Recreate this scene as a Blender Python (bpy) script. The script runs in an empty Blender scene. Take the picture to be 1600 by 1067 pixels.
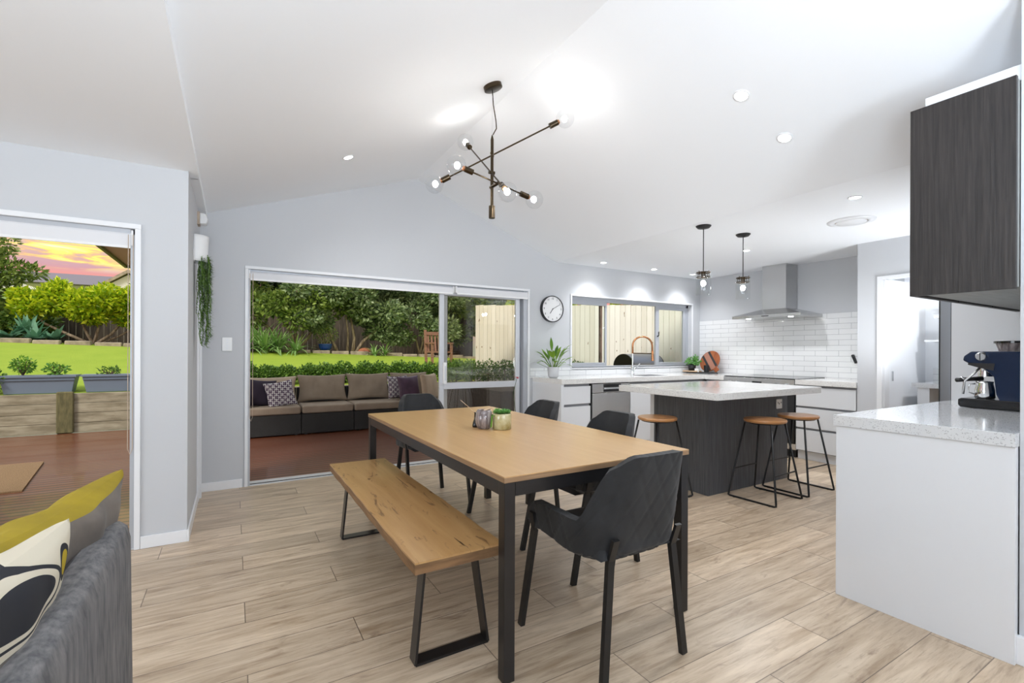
import bpy, math, random
from mathutils import Vector, Matrix, noise as mnoise
C = bpy.context.scene.collection
PI = math.pi
def R(a): return math.radians(a)

# ------------------------------------------------------------ camera
H = 1.22
cam = bpy.data.cameras.new('camera'); co = bpy.data.objects.new('camera', cam); C.objects.link(co)
cam.sensor_width = 36; cam.lens = 738.06/1600*36; cam.shift_y = 15.91/1600; cam.clip_start = .05; cam.clip_end = 300
_y, _r = -.5328, .004
cy_, sy_, cr_, sr_ = math.cos(_y), math.sin(_y), math.cos(_r), math.sin(_r)
right = Vector((cr_*cy_, cr_*sy_, sr_)); up = Vector((-sr_*cy_, -sr_*sy_, cr_)); fwd = Vector((-sy_, cy_, 0))
m = Matrix((right, up, -fwd)).transposed().to_4x4(); m.translation = Vector((0, 0, H)); co.matrix_world = m
bpy.context.scene.camera = co
vs = bpy.context.scene.view_settings
vs.view_transform = 'Standard'; vs.look = 'None'; vs.gamma = 1; vs.use_curve_mapping = False; vs.exposure = 0.88

# ------------------------------------------------------------ node helper
class NT:
    def __init__(s, tree): s.t = tree; s.n = tree.nodes; s.l = tree.links
    def node(s, typ, **kw):
        n = s.n.new(typ)
        for k, v in kw.items(): setattr(n, k, v)
        return n
    def put(s, sock, v):
        if isinstance(v, bpy.types.NodeSocket): s.l.new(v, sock)
        elif v is not None: sock.default_value = v
    def math(s, op, a, b=None, c=None, clamp=False):
        n = s.node('ShaderNodeMath', operation=op, use_clamp=clamp)
        s.put(n.inputs[0], a); s.put(n.inputs[1], b)
        if c is not None: s.put(n.inputs[2], c)
        return n.outputs[0]
    def mix(s, f, a, b, blend='MIX'):
        n = s.node('ShaderNodeMix', data_type='RGBA', blend_type=blend)
        s.put(n.inputs[0], f); s.put(n.inputs[6], a if isinstance(a, bpy.types.NodeSocket) else (*a, 1)[:4])
        s.put(n.inputs[7], b if isinstance(b, bpy.types.NodeSocket) else (*b, 1)[:4]); return n.outputs[2]
    def mapping(s, vec, scale=(1, 1, 1), loc=(0, 0, 0), rot=(0, 0, 0)):
        n = s.node('ShaderNodeMapping'); s.put(n.inputs[0], vec)
        n.inputs['Scale'].default_value = scale; n.inputs['Location'].default_value = loc; n.inputs['Rotation'].default_value = rot
        return n.outputs[0]
    def noise(s, vec, scale=5, detail=4, rough=.5, dist=0):
        n = s.node('ShaderNodeTexNoise'); s.put(n.inputs['Vector'], vec)
        n.inputs['Scale'].default_value = scale; n.inputs['Detail'].default_value = detail
        n.inputs['Roughness'].default_value = rough; n.inputs['Distortion'].default_value = dist
        return n.outputs['Fac']
    def ramp(s, f, stops, interp='LINEAR'):
        n = s.node('ShaderNodeValToRGB'); s.put(n.inputs[0], f); cr = n.color_ramp; cr.interpolation = interp
        while len(cr.elements) < len(stops): cr.elements.new(.5)
        for e, (p, c) in zip(cr.elements, stops):
            e.position = p; e.color = (*c, 1) if len(c) == 3 else c
        return n.outputs[0]
    def xyz(s, vec):
        n = s.node('ShaderNodeSeparateXYZ'); s.put(n.inputs[0], vec); return n.outputs
    def comb(s, x, y, z):
        n = s.node('ShaderNodeCombineXYZ'); s.put(n.inputs[0], x); s.put(n.inputs[1], y); s.put(n.inputs[2], z); return n.outputs[0]
    def white(s, vec):
        n = s.node('ShaderNodeTexWhiteNoise', noise_dimensions='3D'); s.put(n.inputs[0], vec); return n.outputs[0]
    def pos(s): return s.node('ShaderNodeNewGeometry').outputs['Position']
    def island(s): return s.node('ShaderNodeNewGeometry').outputs['Random Per Island']
    def obj(s): return s.node('ShaderNodeTexCoord').outputs['Object']
    def bump(s, h, strength=.2, dist=.01):
        n = s.node('ShaderNodeBump'); n.inputs['Strength'].default_value = strength; n.inputs['Distance'].default_value = dist
        s.put(n.inputs['Height'], h); return n.outputs[0]

# ------------------------------------------------------------ world: neutral bright sky above, sunset band low
w = bpy.data.worlds.new('sky'); bpy.context.scene.world = w; w.use_nodes = True
N = NT(w.node_tree); N.n.clear()
tc = N.node('ShaderNodeTexCoord').outputs['Generated']
z = N.xyz(tc)[2]
base = N.ramp(z, [(0, (.35, .38, .3)), (.08, (.62, .33, .32)), (.115, (.78, .30, .26)), (.130, (.56, .33, .37)), (.155, (.66, .46, .38)), (.22, (.78, .66, .50)), (.42, (.86, .86, .84)), (1, (.86, .93, 1))])
wz = N.mapping(tc, (3.4, 3.4, 26), (3.1, .4, .2))
cl = N.noise(wz, 3.2, 8, .62, .6)
band = N.ramp(z, [(0, (0, 0, 0)), (.121, (0, 0, 0)), (.140, (1, 1, 1)), (.27, (1, 1, 1)), (.4, (0, 0, 0))])
cf = N.ramp(cl, [(.42, (0, 0, 0)), (.52, (1, 1, 1))])
f = N.math('MULTIPLY', band, cf)
cc = N.ramp(cl, [(.44, (1.0, .55, .12)), (.55, (1.0, .85, .22)), (.68, (1, .96, .6))])
col = N.mix(f, base, cc)
bg = N.node('ShaderNodeBackground'); N.put(bg.inputs[0], col); bg.inputs[1].default_value = .69
out = N.node('ShaderNodeOutputWorld'); N.l.new(bg.outputs[0], out.inputs[0])

# ------------------------------------------------------------ lights
def light(name, typ, loc, power, col=(1, 1, 1), parent=None, aim=None, **kw):
    L = bpy.data.lights.new(name, typ); L.energy = power; L.color = col
    for k, v in kw.items(): setattr(L, k, v)
    o = bpy.data.objects.new(name, L); C.objects.link(o); o.location = loc
    if aim is not None: o.rotation_euler = Vector(aim).to_track_quat('-Z', 'Y').to_euler()
    if parent: o.parent = parent
    return o
light('sun', 'SUN', (-6, 2, 12), 1.5, (1, .95, .86), aim=(.50, .46, -.62), angle=R(14))
# added fill lamp before the closed rear wall, standing in for daylight
light('fill_area', 'AREA', (-.6, -3.8, 1.2), 40, (.86, .93, 1), aim=(0, 1, .15), shape='RECTANGLE', size=3.6, size_y=2.0)
# the photographer's flash, bounced off the ceiling
light('flash_fill', 'SPOT', (1.35, -.75, 1.4), 62, (.80, .90, 1), aim=(-.1, .55, 1), spot_size=R(165), spot_blend=.6, shadow_soft_size=.25)
light('flash_fill', 'SPOT', (-.1, -.5, 1.2), 105, (.78, .89, 1), aim=(.12, .5, 1), spot_size=R(145), spot_blend=.6, shadow_soft_size=.25)
light('fill_area', 'AREA', (-5.8, .2, 1.25), 70, (.86, .93, 1), aim=(1, .1, .15), shape='RECTANGLE', size=3.2, size_y=2.0)  # second added fill lamp, left side; the wall behind it has no opening
light('fill_area', 'AREA', (6.9, -1.6, 1.5), 40, (.86, .93, 1), aim=(-1, .2, .15), shape='RECTANGLE', size=2.2, size_y=1.6)  # third added fill lamp, by the closed east wall

light('flash_fill', 'SPOT', (5.2, 1.42, 1.0), 40, (.90, .95, 1), aim=(.0, .3, 1), spot_size=R(165), spot_blend=.6, shadow_soft_size=.2)  # extra unseen spot, added to brighten the kitchen ceiling and walls

# ------------------------------------------------------------ materials
def mat(name, col=(.8, .8, .8), rough=.5, metal=0, spec=.5, col2=None, scale=8, stretch=(1, 1, 1), lo=.35, hi=.65, bump=0, bscale=None, coat=0, island=0, sheen=0, detail=5, dist=0, rough2=None):
    M = bpy.data.materials.new(name); M.use_nodes = True; n = NT(M.node_tree); b = n.n['Principled BSDF']
    b.inputs['Roughness'].default_value = rough; b.inputs['Metallic'].default_value = metal
    b.inputs['Specular IOR Level'].default_value = spec; b.inputs['Coat Weight'].default_value = coat
    b.inputs['Coat Roughness'].default_value = .08; b.inputs['Sheen Weight'].default_value = sheen
    c = None
    if col2 is not None:
        nz = n.noise(n.mapping(n.obj(), stretch), scale, detail, .6, dist)
        fac = n.ramp(nz, [(lo, (0, 0, 0)), (hi, (1, 1, 1))])
        c = n.mix(fac, col, col2)
        if bump: n.put(b.inputs['Normal'], n.bump(nz, bump))
    elif bump:
        n.put(b.inputs['Normal'], n.bump(n.noise(n.mapping(n.obj(), stretch), bscale or scale, detail), bump))
    if island:
        r = n.island(); c0 = c if c is not None else (*col, 1)
        k = n.math('MULTIPLY_ADD', r, island*2, 1-island)
        c = n.mix(1.0, c0, n.comb(k, k, k), 'MULTIPLY')
    if c is not None: n.put(b.inputs['Base Color'], c)
    else: b.inputs['Base Color'].default_value = (*col, 1)
    return M
def emis(name, col, s):
    M = bpy.data.materials.new(name); M.use_nodes = True; b = M.node_tree.nodes['Principled BSDF']
    b.inputs['Base Color'].default_value = (*col, 1); b.inputs['Emission Color'].default_value = (*col, 1); b.inputs['Emission Strength'].default_value = s
    return M
def glass(name, tint=(1, 1, 1), ior=1.45, boost=0, rough=0):
    M = bpy.data.materials.new(name); M.use_nodes = True; n = NT(M.node_tree); n.n.clear()
    t = n.node('ShaderNodeBsdfTransparent'); t.inputs[0].default_value = (*tint, 1)
    g = n.node('ShaderNodeBsdfGlossy'); g.inputs['Roughness'].default_value = rough
    fr = n.node('ShaderNodeFresnel'); fr.inputs[0].default_value = ior
    bf = n.node('ShaderNodeNewGeometry').outputs['Backfacing']; fc = n.math('MULTIPLY', n.math('ADD', fr.outputs[0], boost, clamp=True), n.math('SUBTRACT', 1, bf))
    mx = n.node('ShaderNodeMixShader'); n.put(mx.inputs[0], fc); n.l.new(t.outputs[0], mx.inputs[1]); n.l.new(g.outputs[0], mx.inputs[2])
    o = n.node('ShaderNodeOutputMaterial'); n.l.new(mx.outputs[0], o.inputs[0]); return M
def leafmat(name, a, b, rough=.45, trans=.25):
    M = bpy.data.materials.new(name); M.use_nodes = True; n = NT(M.node_tree); p = n.n['Principled BSDF']
    c = n.mix(n.island(), a, b); n.put(p.inputs['Base Color'], c); p.inputs['Roughness'].default_value = rough
    t = n.node('ShaderNodeBsdfTranslucent'); n.put(t.inputs[0], c)
    mx = n.node('ShaderNodeMixShader'); mx.inputs[0].default_value = trans
    o = n.n['Material Output']; n.l.new(p.outputs[0], mx.inputs[1]); n.l.new(t.outputs[0], mx.inputs[2]); n.l.new(mx.outputs[0], o.inputs[0])
    return M

M = {}
M['wall'] = mat('wall_paint', (.60, .612, .635), .75, spec=.25, bump=.02, bscale=120)
M['ceil'] = mat('ceiling_paint', (.90, .92, .95), .8, spec=.2)
M['trim'] = mat('gloss_white_trim', (.84, .85, .87), .35)
M['white'] = mat('white_laminate', (.76, .775, .80), .28)
M['whiteplastic'] = mat('white_plastic', (.86, .86, .86), .3)
M['slot'] = mat('grip_channel', (.32, .32, .34), .45)
M['blind'] = mat('blind_fabric', (.76, .76, .78), .8, bump=.05, bscale=300)
M['alu'] = mat('silver_joinery', (.50, .52, .56), .4, metal=.3)
M['alul'] = mat('pale_joinery', (.66, .68, .72), .4, metal=.3)
M['steel'] = mat('brushed_steel', (.64, .64, .64), .27, metal=1, col2=(.54, .54, .54), scale=30, stretch=(40, 40, 1), bump=.02)
M['chrome'] = mat('chrome', (.78, .79, .8), .1, metal=1)
M['black'] = mat('black_metal', (.012, .012, .013), .38, metal=.2)
M['frame'] = mat('dark_powder_coat', (.035, .033, .034), .28, metal=.6, spec=.6)
M['bronze'] = mat('dark_bronze', (.07, .052, .033), .28, metal=1)
M['copper'] = mat('copper', (.55, .25, .12), .25, metal=1)
M['gap'] = mat('dark_gap', (.02, .02, .022), .7)
M['fabric'] = mat('charcoal_velvet', (.010, .010, .011), .8, col2=(.022, .022, .024), scale=9, lo=.35, hi=.7, sheen=.12, bump=.05)
M['rattan'] = mat('dark_wicker', (.017, .017, .018), .5, bump=.7, bscale=70, stretch=(1, 1, 3))
M['cush'] = mat('taupe_canvas', (.33, .265, .205), .85, col2=(.27, .215, .165), scale=5, bump=.12)
M['cushl'] = mat('beige_canvas', (.56, .45, .35), .85, col2=(.46, .37, .29), scale=5, bump=.1)
M['purple'] = mat('plum_velvet', (.05, .022, .055), .6, col2=(.10, .05, .11), scale=4, sheen=.3)
M['navy'] = mat('dark_plum_cloth', (.025, .016, .035), .8)
M['glassA'] = glass('door_glass', (.99, .98, .955), 1.5, .05)
M['glassB'] = glass('overlapping_door_glass', (.985, .965, .93), 1.5, .05)
M['glassW'] = glass('window_glass', (.95, .97, .95), 1.45, .0)
M['glass'] = glass('clear_glass', (.97, .975, .98), 1.3, .02)
M['glassJ'] = glass('jar_glass', (.95, .96, .96), 1.4, .05)
M['filament'] = emis('lamp_filament', (1, .96, .9), 55)
M['lens'] = emis('downlight_lens', (1, .99, .97), 30)
M['terracotta'] = mat('terracotta', (.35, .12, .06), .8)
M['soil'] = mat('dark_soil', (.03, .02, .013), .95, col2=(.06, .04, .03), scale=20, bump=.5)
M['bark'] = mat('pale_bark', (.48, .38, .28), .9, col2=(.14, .10, .07), scale=9, stretch=(3, 3, .6), bump=.5)
M['barkd'] = mat('brown_bark', (.20, .13, .09), .9, col2=(.09, .06, .04), scale=9, stretch=(3, 3, .6), bump=.5)
M['leafT'] = leafmat('grey_green_leaf', (.07, .13, .05), (.40, .50, .26))
M['leafT2'] = leafmat('olive_green_leaf', (.07, .14, .02), (.32, .42, .10))
M['leafdark'] = leafmat('deep_green_leaf', (.012, .035, .01), (.05, .12, .03))
M['leafC'] = leafmat('lime_leaf', (.17, .36, .01), (.78, .82, .04), trans=.4)
M['leafB'] = leafmat('bright_green_leaf', (.06, .18, .02), (.22, .45, .05))
M['leafH'] = leafmat('hedge_leaf', (.025, .08, .012), (.20, .36, .05))
M['leafK'] = leafmat('kitchen_plant_leaf', (.06, .17, .015), (.25, .42, .03))
M['leafA'] = leafmat('aloe_leaf', (.16, .32, .08), (.42, .58, .24))
M['leafG'] = leafmat('agave_leaf', (.08, .22, .13), (.20, .40, .26))
M['leafS'] = leafmat('herb_leaf', (.08, .26, .06), (.22, .48, .12))
M['blue'] = mat('blue_glaze', (.01, .06, .28), .2, coat=.5)
M['planter'] = mat('slate_blue_plastic', (.17, .215, .29), .45)
M['teak'] = mat('weathered_teak', (.30, .15, .10), .7, col2=(.20, .10, .07), scale=6, stretch=(1, 1, 6))
M['stone'] = mat('sandstone_edging', (.42, .35, .27), .9, col2=(.22, .18, .14), scale=6, bump=.4)
M['olive'] = mat('olive_fascia', (.13, .15, .03), .5)
M['soffit'] = mat('beige_soffit', (.62, .50, .33), .8)
M['darkfence'] = mat('aged_fence', (.13, .10, .07), .9, col2=(.05, .04, .03), scale=3, stretch=(6, 6, .5), bump=.3)
M['roof'] = mat('charcoal_roofing', (.16, .14, .18), .7)
M['houseW'] = mat('cream_weatherboard', (.75, .72, .66), .7)
M['olivevelvet'] = mat('olive_velvet', (.36, .26, .004), .7, col2=(.24, .17, .003), scale=5)
M['greyvelvet'] = mat('grey_brown_velvet', (.17, .14, .115), .8, col2=(.08, .066, .055), scale=4, sheen=.1, bump=.15)
M['ivory'] = mat('ivory_cloth', (.68, .62, .50), .8)
M['ink'] = mat('ink_black_print', (.012, .013, .018), .8)
M['linen'] = mat('grey_woven_linen', (.21, .20, .195), .9, col2=(.075, .075, .08), scale=95, stretch=(1, .5, .10), lo=.3, hi=.7, bump=.12, detail=6)
M['ceramic'] = mat('pale_grey_ceramic', (.62, .62, .64), .35)
M['smoke'] = mat('smoky_ribbed_glass', (.16, .13, .13), .08, metal=.15, col2=(.42, .37, .36), scale=2.5, stretch=(14, 14, 1), lo=.4, hi=.6)
M['jarc'] = mat('mottled_cream_glass', (.56, .51, .31), .12, col2=(.32, .26, .08), scale=14, coat=.5)
M['board'] = mat('mango_wood', (.42, .13, .04), .45, col2=(.25, .06, .02), scale=5, stretch=(1, 6, 1))
M['boardd'] = mat('dark_inlay', (.03, .032, .035), .5)
M['boardp'] = mat('pale_pink_inlay', (.42, .19, .13), .5)
M['oakslab'] = mat('light_chopping_wood', (.55, .38, .24), .5)
M['bluecoat'] = mat('midnight_blue_enamel', (.002, .014, .05), .1, coat=.3, spec=.4)
M['blackgloss'] = mat('black_gloss', (.01, .01, .011), .12)
M['fridge'] = mat('blue_grey_steel', (.30, .32, .35), .3, metal=.8)
M['orange'] = mat('orange_print', (.75, .25, .05), .6)
M['tan'] = mat('tan_cardboard', (.42, .30, .17), .8)
M['red'] = mat('crimson_petal', (.55, .01, .04), .5)
M['bbq'] = mat('grey_blue_hood', (.22, .24, .30), .3, metal=.7)
M['mat_coir'] = mat('coir_matting', (.32, .20, .10), .95, col2=(.17, .10, .05), scale=120, bump=.6)
M['underside'] = mat('grey_cabinet_lining', (.36, .37, .36), .6, col2=(.30, .31, .30), scale=5, stretch=(1, 8, 1))

# floor boards: rows .198 m wide running east, 1.28 m long, each row stepped by a third
def plank_mat():
    X = bpy.data.materials.new('oak_look_planks'); X.use_nodes = True; n = NT(X.node_tree); b = n.n['Principled BSDF']
    p = n.xyz(n.pos()); wd, L = .198, 1.28
    v = n.math('DIVIDE', n.math('SUBTRACT', p[1], .053-4*wd*3), wd)
    row = n.math('FLOOR', v); fv = n.math('SUBTRACT', v, row)
    stp = n.math('MULTIPLY', n.math('MODULO', n.math('ADD', row, 30), 3), .427)
    u = n.math('DIVIDE', n.math('SUBTRACT', n.math('ADD', p[0], 20*L), n.math('ADD', stp, .05)), L)
    iu = n.math('FLOOR', u); fu = n.math('SUBTRACT', u, iu)
    def edge(f, w): return n.math('LESS_THAN', n.math('MINIMUM', f, n.math('SUBTRACT', 1, f)), w)
    g = n.math('MAXIMUM', edge(fv, .009), edge(fu, .0016))
    rnd = n.white(n.comb(iu, row, 0)); rnd2 = n.white(n.comb(iu, row, 7))
    pos = n.comb(n.math('ADD', p[0], n.math('MULTIPLY', rnd, 17)), n.math('ADD', p[1], n.math('MULTIPLY', rnd2, 9)), rnd)
    n1 = n.noise(n.mapping(pos, (1.1, 9, 1)), 2.2, 8, .62, .5)
    n2 = n.noise(n.mapping(pos, (1.6, 24, 1)), 3.5, 6, .7, .2)
    n3 = n.noise(n.mapping(pos, (1.0, 3.4, 1)), 2.6, 4, .6, 1.5)
    c = n.ramp(n1, [(.30, (.35, .25, .16)), (.48, (.51, .395, .28)), (.68, (.64, .515, .38))])
    c = n.mix(n.math('MULTIPLY', n.ramp(n2, [(.52, (0, 0, 0)), (.7, (1, 1, 1))]), .6), c, (.25, .165, .105))
    c = n.mix(n.math('MULTIPLY', n.ramp(n3, [(.60, (0, 0, 0)), (.72, (1, 1, 1))]), .68), c, (.24, .155, .10))
    k = n.math('MULTIPLY_ADD', rnd, .26, .88); c = n.mix(1.0, c, n.comb(k, k, k), 'MULTIPLY')
    c = n.mix(n.math('MULTIPLY', g, .75), c, (.07, .045, .03))
    n.put(b.inputs['Base Color'], c)
    n.put(b.inputs['Roughness'], n.math('MULTIPLY_ADD', n1, .16, .24)); b.inputs['Specular IOR Level'].default_value = .5
    n.put(b.inputs['Normal'], n.bump(n.math('SUBTRACT', n.math('MULTIPLY', n2, .3), g), .25, .002))
    return X
M['floor'] = plank_mat()
def tile_mat(axis, off):
    X = bpy.data.materials.new('white_subway_tiles_'+axis); X.use_nodes = True; n = NT(X.node_tree); b = n.n['Principled BSDF']
    p = n.xyz(n.pos()); u = n.math('ADD', p[0 if axis == 'x' else 1], off)
    br = n.node('ShaderNodeTexBrick', offset=.5, offset_frequency=2)
    n.put(br.inputs['Vector'], n.comb(u, n.math('SUBTRACT', p[2], 1.705-13*.0654), 0))
    for k, v in (('Scale', 1), ('Mortar Size', .0016), ('Mortar Smooth', .1), ('Bias', 0), ('Brick Width', .266), ('Row Height', .0654)): br.inputs[k].default_value = v
    br.inputs['Color1'].default_value = (.80, .81, .82, 1); br.inputs['Color2'].default_value = (.83, .84, .85, 1); br.inputs['Mortar'].default_value = (.33, .34, .36, 1)
    n.put(b.inputs['Base Color'], br.outputs[0]); b.inputs['Roughness'].default_value = .13
    n.put(b.inputs['Normal'], n.bump(n.math('SUBTRACT', n.math('MULTIPLY', n.noise(n.pos(), 9, 2), .5), br.outputs['Fac']), .35, .003)); return X
M['tileE'] = tile_mat('y', -.101+.133); M['tileN'] = tile_mat('x', 0)
def quartz(name, a, sp):
    X = mat(name, a, .12, coat=.3); n = NT(X.node_tree); b = n.n['Principled BSDF']
    vz = n.node('ShaderNodeTexVoronoi'); n.put(vz.inputs['Vector'], n.pos()); vz.inputs['Scale'].default_value = 260
    c = n.ramp(n.white(vz.outputs['Position']), [(0, sp), (.10, a), (.9, a), (1, (.9, .9, .9))], 'CONSTANT')
    n.put(b.inputs['Base Color'], n.mix(.55, a, c)); return X
M['quartz'] = quartz('white_quartz', (.80, .79, .77), (.35, .34, .33))
M['quartzg'] = quartz('speckled_grey_white_quartz', (.69, .70, .71), (.30, .30, .31))
def darkwood(name, a, b_, axis='z'):
    X = bpy.data.materials.new(name); X.use_nodes = True; n = NT(X.node_tree); b = n.n['Principled BSDF']
    st = {'z': (28, 28, .9)}[axis]
    n1 = n.noise(n.mapping(n.pos(), st), 4, 6, .6, .3); n2 = n.noise(n.mapping(n.pos(), (5, 5, .8)), 1.6, 3, .5, 1.2)
    c = n.mix(n.ramp(n1, [(.35, (0, 0, 0)), (.65, (1, 1, 1))]), a, b_)
    c = n.mix(n.math('MULTIPLY', n2, .55), c, a)
    n.put(b.inputs['Base Color'], c); b.inputs['Roughness'].default_value = .42
    n.put(b.inputs['Normal'], n.bump(n1, .3, .004)); return X
M['dwood'] = darkwood('charcoal_woodgrain', (.011, .0085, .008), (.042, .034, .031))
M['iwood'] = darkwood('slate_woodgrain', (.055, .059, .068), (.125, .133, .15))
def oak(name, a, b_, d, knots, stretch=(14, .9, 14), rough=.3):
    X = bpy.data.materials.new(name); X.use_nodes = True; n = NT(X.node_tree); b = n.n['Principled BSDF']
    n1 = n.noise(n.mapping(n.obj(), stretch), 1.9, 7, .6, .35)
    n0 = n.noise(n.mapping(n.obj(), (stretch[0]*.25, stretch[1]*.6, stretch[2]*.25)), 1.4, 3, .5, .6)
    c = n.mix(n.ramp(n1, [(.3, (0, 0, 0)), (.7, (1, 1, 1))]), a, b_)
    c = n.mix(n.math('MULTIPLY', n.ramp(n0, [(.4, (0, 0, 0)), (.7, (1, 1, 1))]), .5), c, a)
    if knots:
        k = n.noise(n.mapping(n.obj(), (7, 1.6, 3)), 2.1, 5, .65, 1.6)
        c = n.mix(n.ramp(k, [(.60, (0, 0, 0)), (.68, (1, 1, 1))]), c, d)
        k2 = n.noise(n.mapping(n.obj(), (30, 1.3, 3)), 1.5, 3, .5, .4)
        c = n.mix(n.ramp(k2, [(.685, (0, 0, 0)), (.70, (1, 1, 1))]), c, (.05, .025, .01))
    n.put(b.inputs['Base Color'], c); b.inputs['Roughness'].default_value = rough; b.inputs['Coat Weight'].default_value = .15; b.inputs['Coat Roughness'].default_value = .2
    n.put(b.inputs['Normal'], n.bump(n1, .05, .003)); return X
M['table'] = oak('oak_veneer', (.52, .305, .13), (.60, .375, .175), (.3, .15, .05), False)
M['benchw'] = oak('rustic_oak', (.43, .235, .085), (.56, .34, .145), (.17, .08, .03), True)
M['tedge'] = mat('ply_edge', (.24, .14, .07), .5, col2=(.36, .22, .12), scale=4, stretch=(1, 1, 60))
M['bedge'] = mat('rough_sawn_oak_edge', (.26, .14, .06), .6, col2=(.15, .08, .035), scale=6, stretch=(1, 1, 8), bump=.3)
M['seat'] = oak('honey_timber', (.42, .185, .065), (.55, .28, .11), (.2, .1, .03), False, (9, 2, 9))
M['seatpale'] = oak('weathered_honey_timber', (.36, .20, .10), (.47, .29, .16), (.2, .1, .03), False, (9, 2, 9))
def deck_mat():
    X = bpy.data.materials.new('stained_decking'); X.use_nodes = True; n = NT(X.node_tree); b = n.n['Principled BSDF']
    p = n.xyz(n.pos()); v = n.math('DIVIDE', p[1], .095); row = n.math('FLOOR', v); fv = n.math('SUBTRACT', v, row)
    g = n.math('LESS_THAN', n.math('MINIMUM', fv, n.math('SUBTRACT', 1, fv)), .11)
    gr = n.math('SUBTRACT', 1, g)
    rnd = n.white(n.comb(row, 0, 3))
    nz = n.noise(n.mapping(n.comb(n.math('ADD', p[0], n.math('MULTIPLY', rnd, 9)), p[1], 0), (1, 12, 1)), 2.2, 5, .6)
    c = n.mix(nz, (.12, .028, .010), (.25, .075, .035)); c = n.mix(n.math('MULTIPLY', rnd, .4), c, (.24, .12, .08))
    c = n.mix(g, c, (.01, .006, .004)); n.put(b.inputs['Base Color'], c); b.inputs['Roughness'].default_value = .3; b.inputs['Coat Weight'].default_value = .3
    n.put(b.inputs['Normal'], n.bump(n.math('MULTIPLY', gr, .5), .5, .006)); return X
M['deck'] = deck_mat()
def lawn_mat():
    X = bpy.data.materials.new('mown_grass'); X.use_nodes = True; n = NT(X.node_tree); b = n.n['Principled BSDF']
    n1 = n.noise(n.pos(), 2.0, 6, .7); n2 = n.noise(n.mapping(n.pos(), (1, 1, 1)), 45, 4, .7)
    c = n.mix(n1, (.24, .37, .02), (.44, .54, .05)); c = n.mix(n.math('MULTIPLY', n2, .45), c, (.15, .25, .01))
    n.put(b.inputs['Base Color'], c); b.inputs['Roughness'].default_value = .9; n.put(b.inputs['Normal'], n.bump(n2, .8, .03)); return X
M['lawn'] = lawn_mat()
def paling_mat(name, a, b_, pitch=.1, pale=True):
    X = bpy.data.materials.new(name); X.use_nodes = True; n = NT(X.node_tree); b = n.n['Principled BSDF']
    o = n.xyz(n.obj()); r = n.white(n.comb(n.math('FLOOR', n.math('DIVIDE', o[0], pitch)), 0, 0))
    nz = n.noise(n.mapping(n.comb(n.math('ADD', o[0], n.math('MULTIPLY', r, 3)), o[1], o[2]), (9, 9, .8)), 2.2, 6, .6, .5)
    kn = n.noise(n.mapping(n.obj(), (7, 7, 3)), 2.2, 2, .5)
    c = n.mix(nz, a, b_); c = n.mix(n.math('MULTIPLY', r, .35), c, (.50, .45, .33) if pale else a)
    c = n.mix(n.ramp(kn, [(.70, (0, 0, 0)), (.74, (1, 1, 1))]), c, (.25, .16, .09) if pale else a)
    n.put(b.inputs['Base Color'], c); b.inputs['Roughness'].default_value = .85; n.put(b.inputs['Normal'], n.bump(nz, .2)); return X
M['paling'] = paling_mat('pale_pine_palings', (.80, .78, .70), (.92, .905, .84))
M['retain'] = mat('tanalised_pine', (.40, .36, .27), .85, col2=(.22, .19, .13), scale=3, stretch=(1, 5, 5), bump=.2)
M['retainp'] = mat('mossy_post', (.17, .15, .07), .9, col2=(.09, .085, .04), scale=6, stretch=(4, 4, 1), bump=.3)
def geo_print(name, a, b_, sc):
    X = bpy.data.materials.new(name); X.use_nodes = True; n = NT(X.node_tree); b = n.n['Principled BSDF']
    o = n.xyz(n.obj()); s1 = n.math('SINE', n.math('MULTIPLY', n.math('ADD', o[0], o[2]), sc)); s2 = n.math('SINE', n.math('MULTIPLY', n.math('SUBTRACT', o[0], o[2]), sc))
    s3 = n.math('SINE', n.math('MULTIPLY', o[0], sc*.71)); s4 = n.math('SINE', n.math('MULTIPLY', o[2], sc*.71))
    f_ = n.math('GREATER_THAN', n.math('ADD', n.math('MULTIPLY', s1, s2), n.math('MULTIPLY', n.math('MULTIPLY', s3, s4), .7)), .02)
    n.put(b.inputs['Base Color'], n.mix(f_, a, b_)); b.inputs['Roughness'].default_value = .85; return X
M['print'] = geo_print('purple_white_geometric_print', (.62, .60, .62), (.07, .035, .085), 110)

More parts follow.
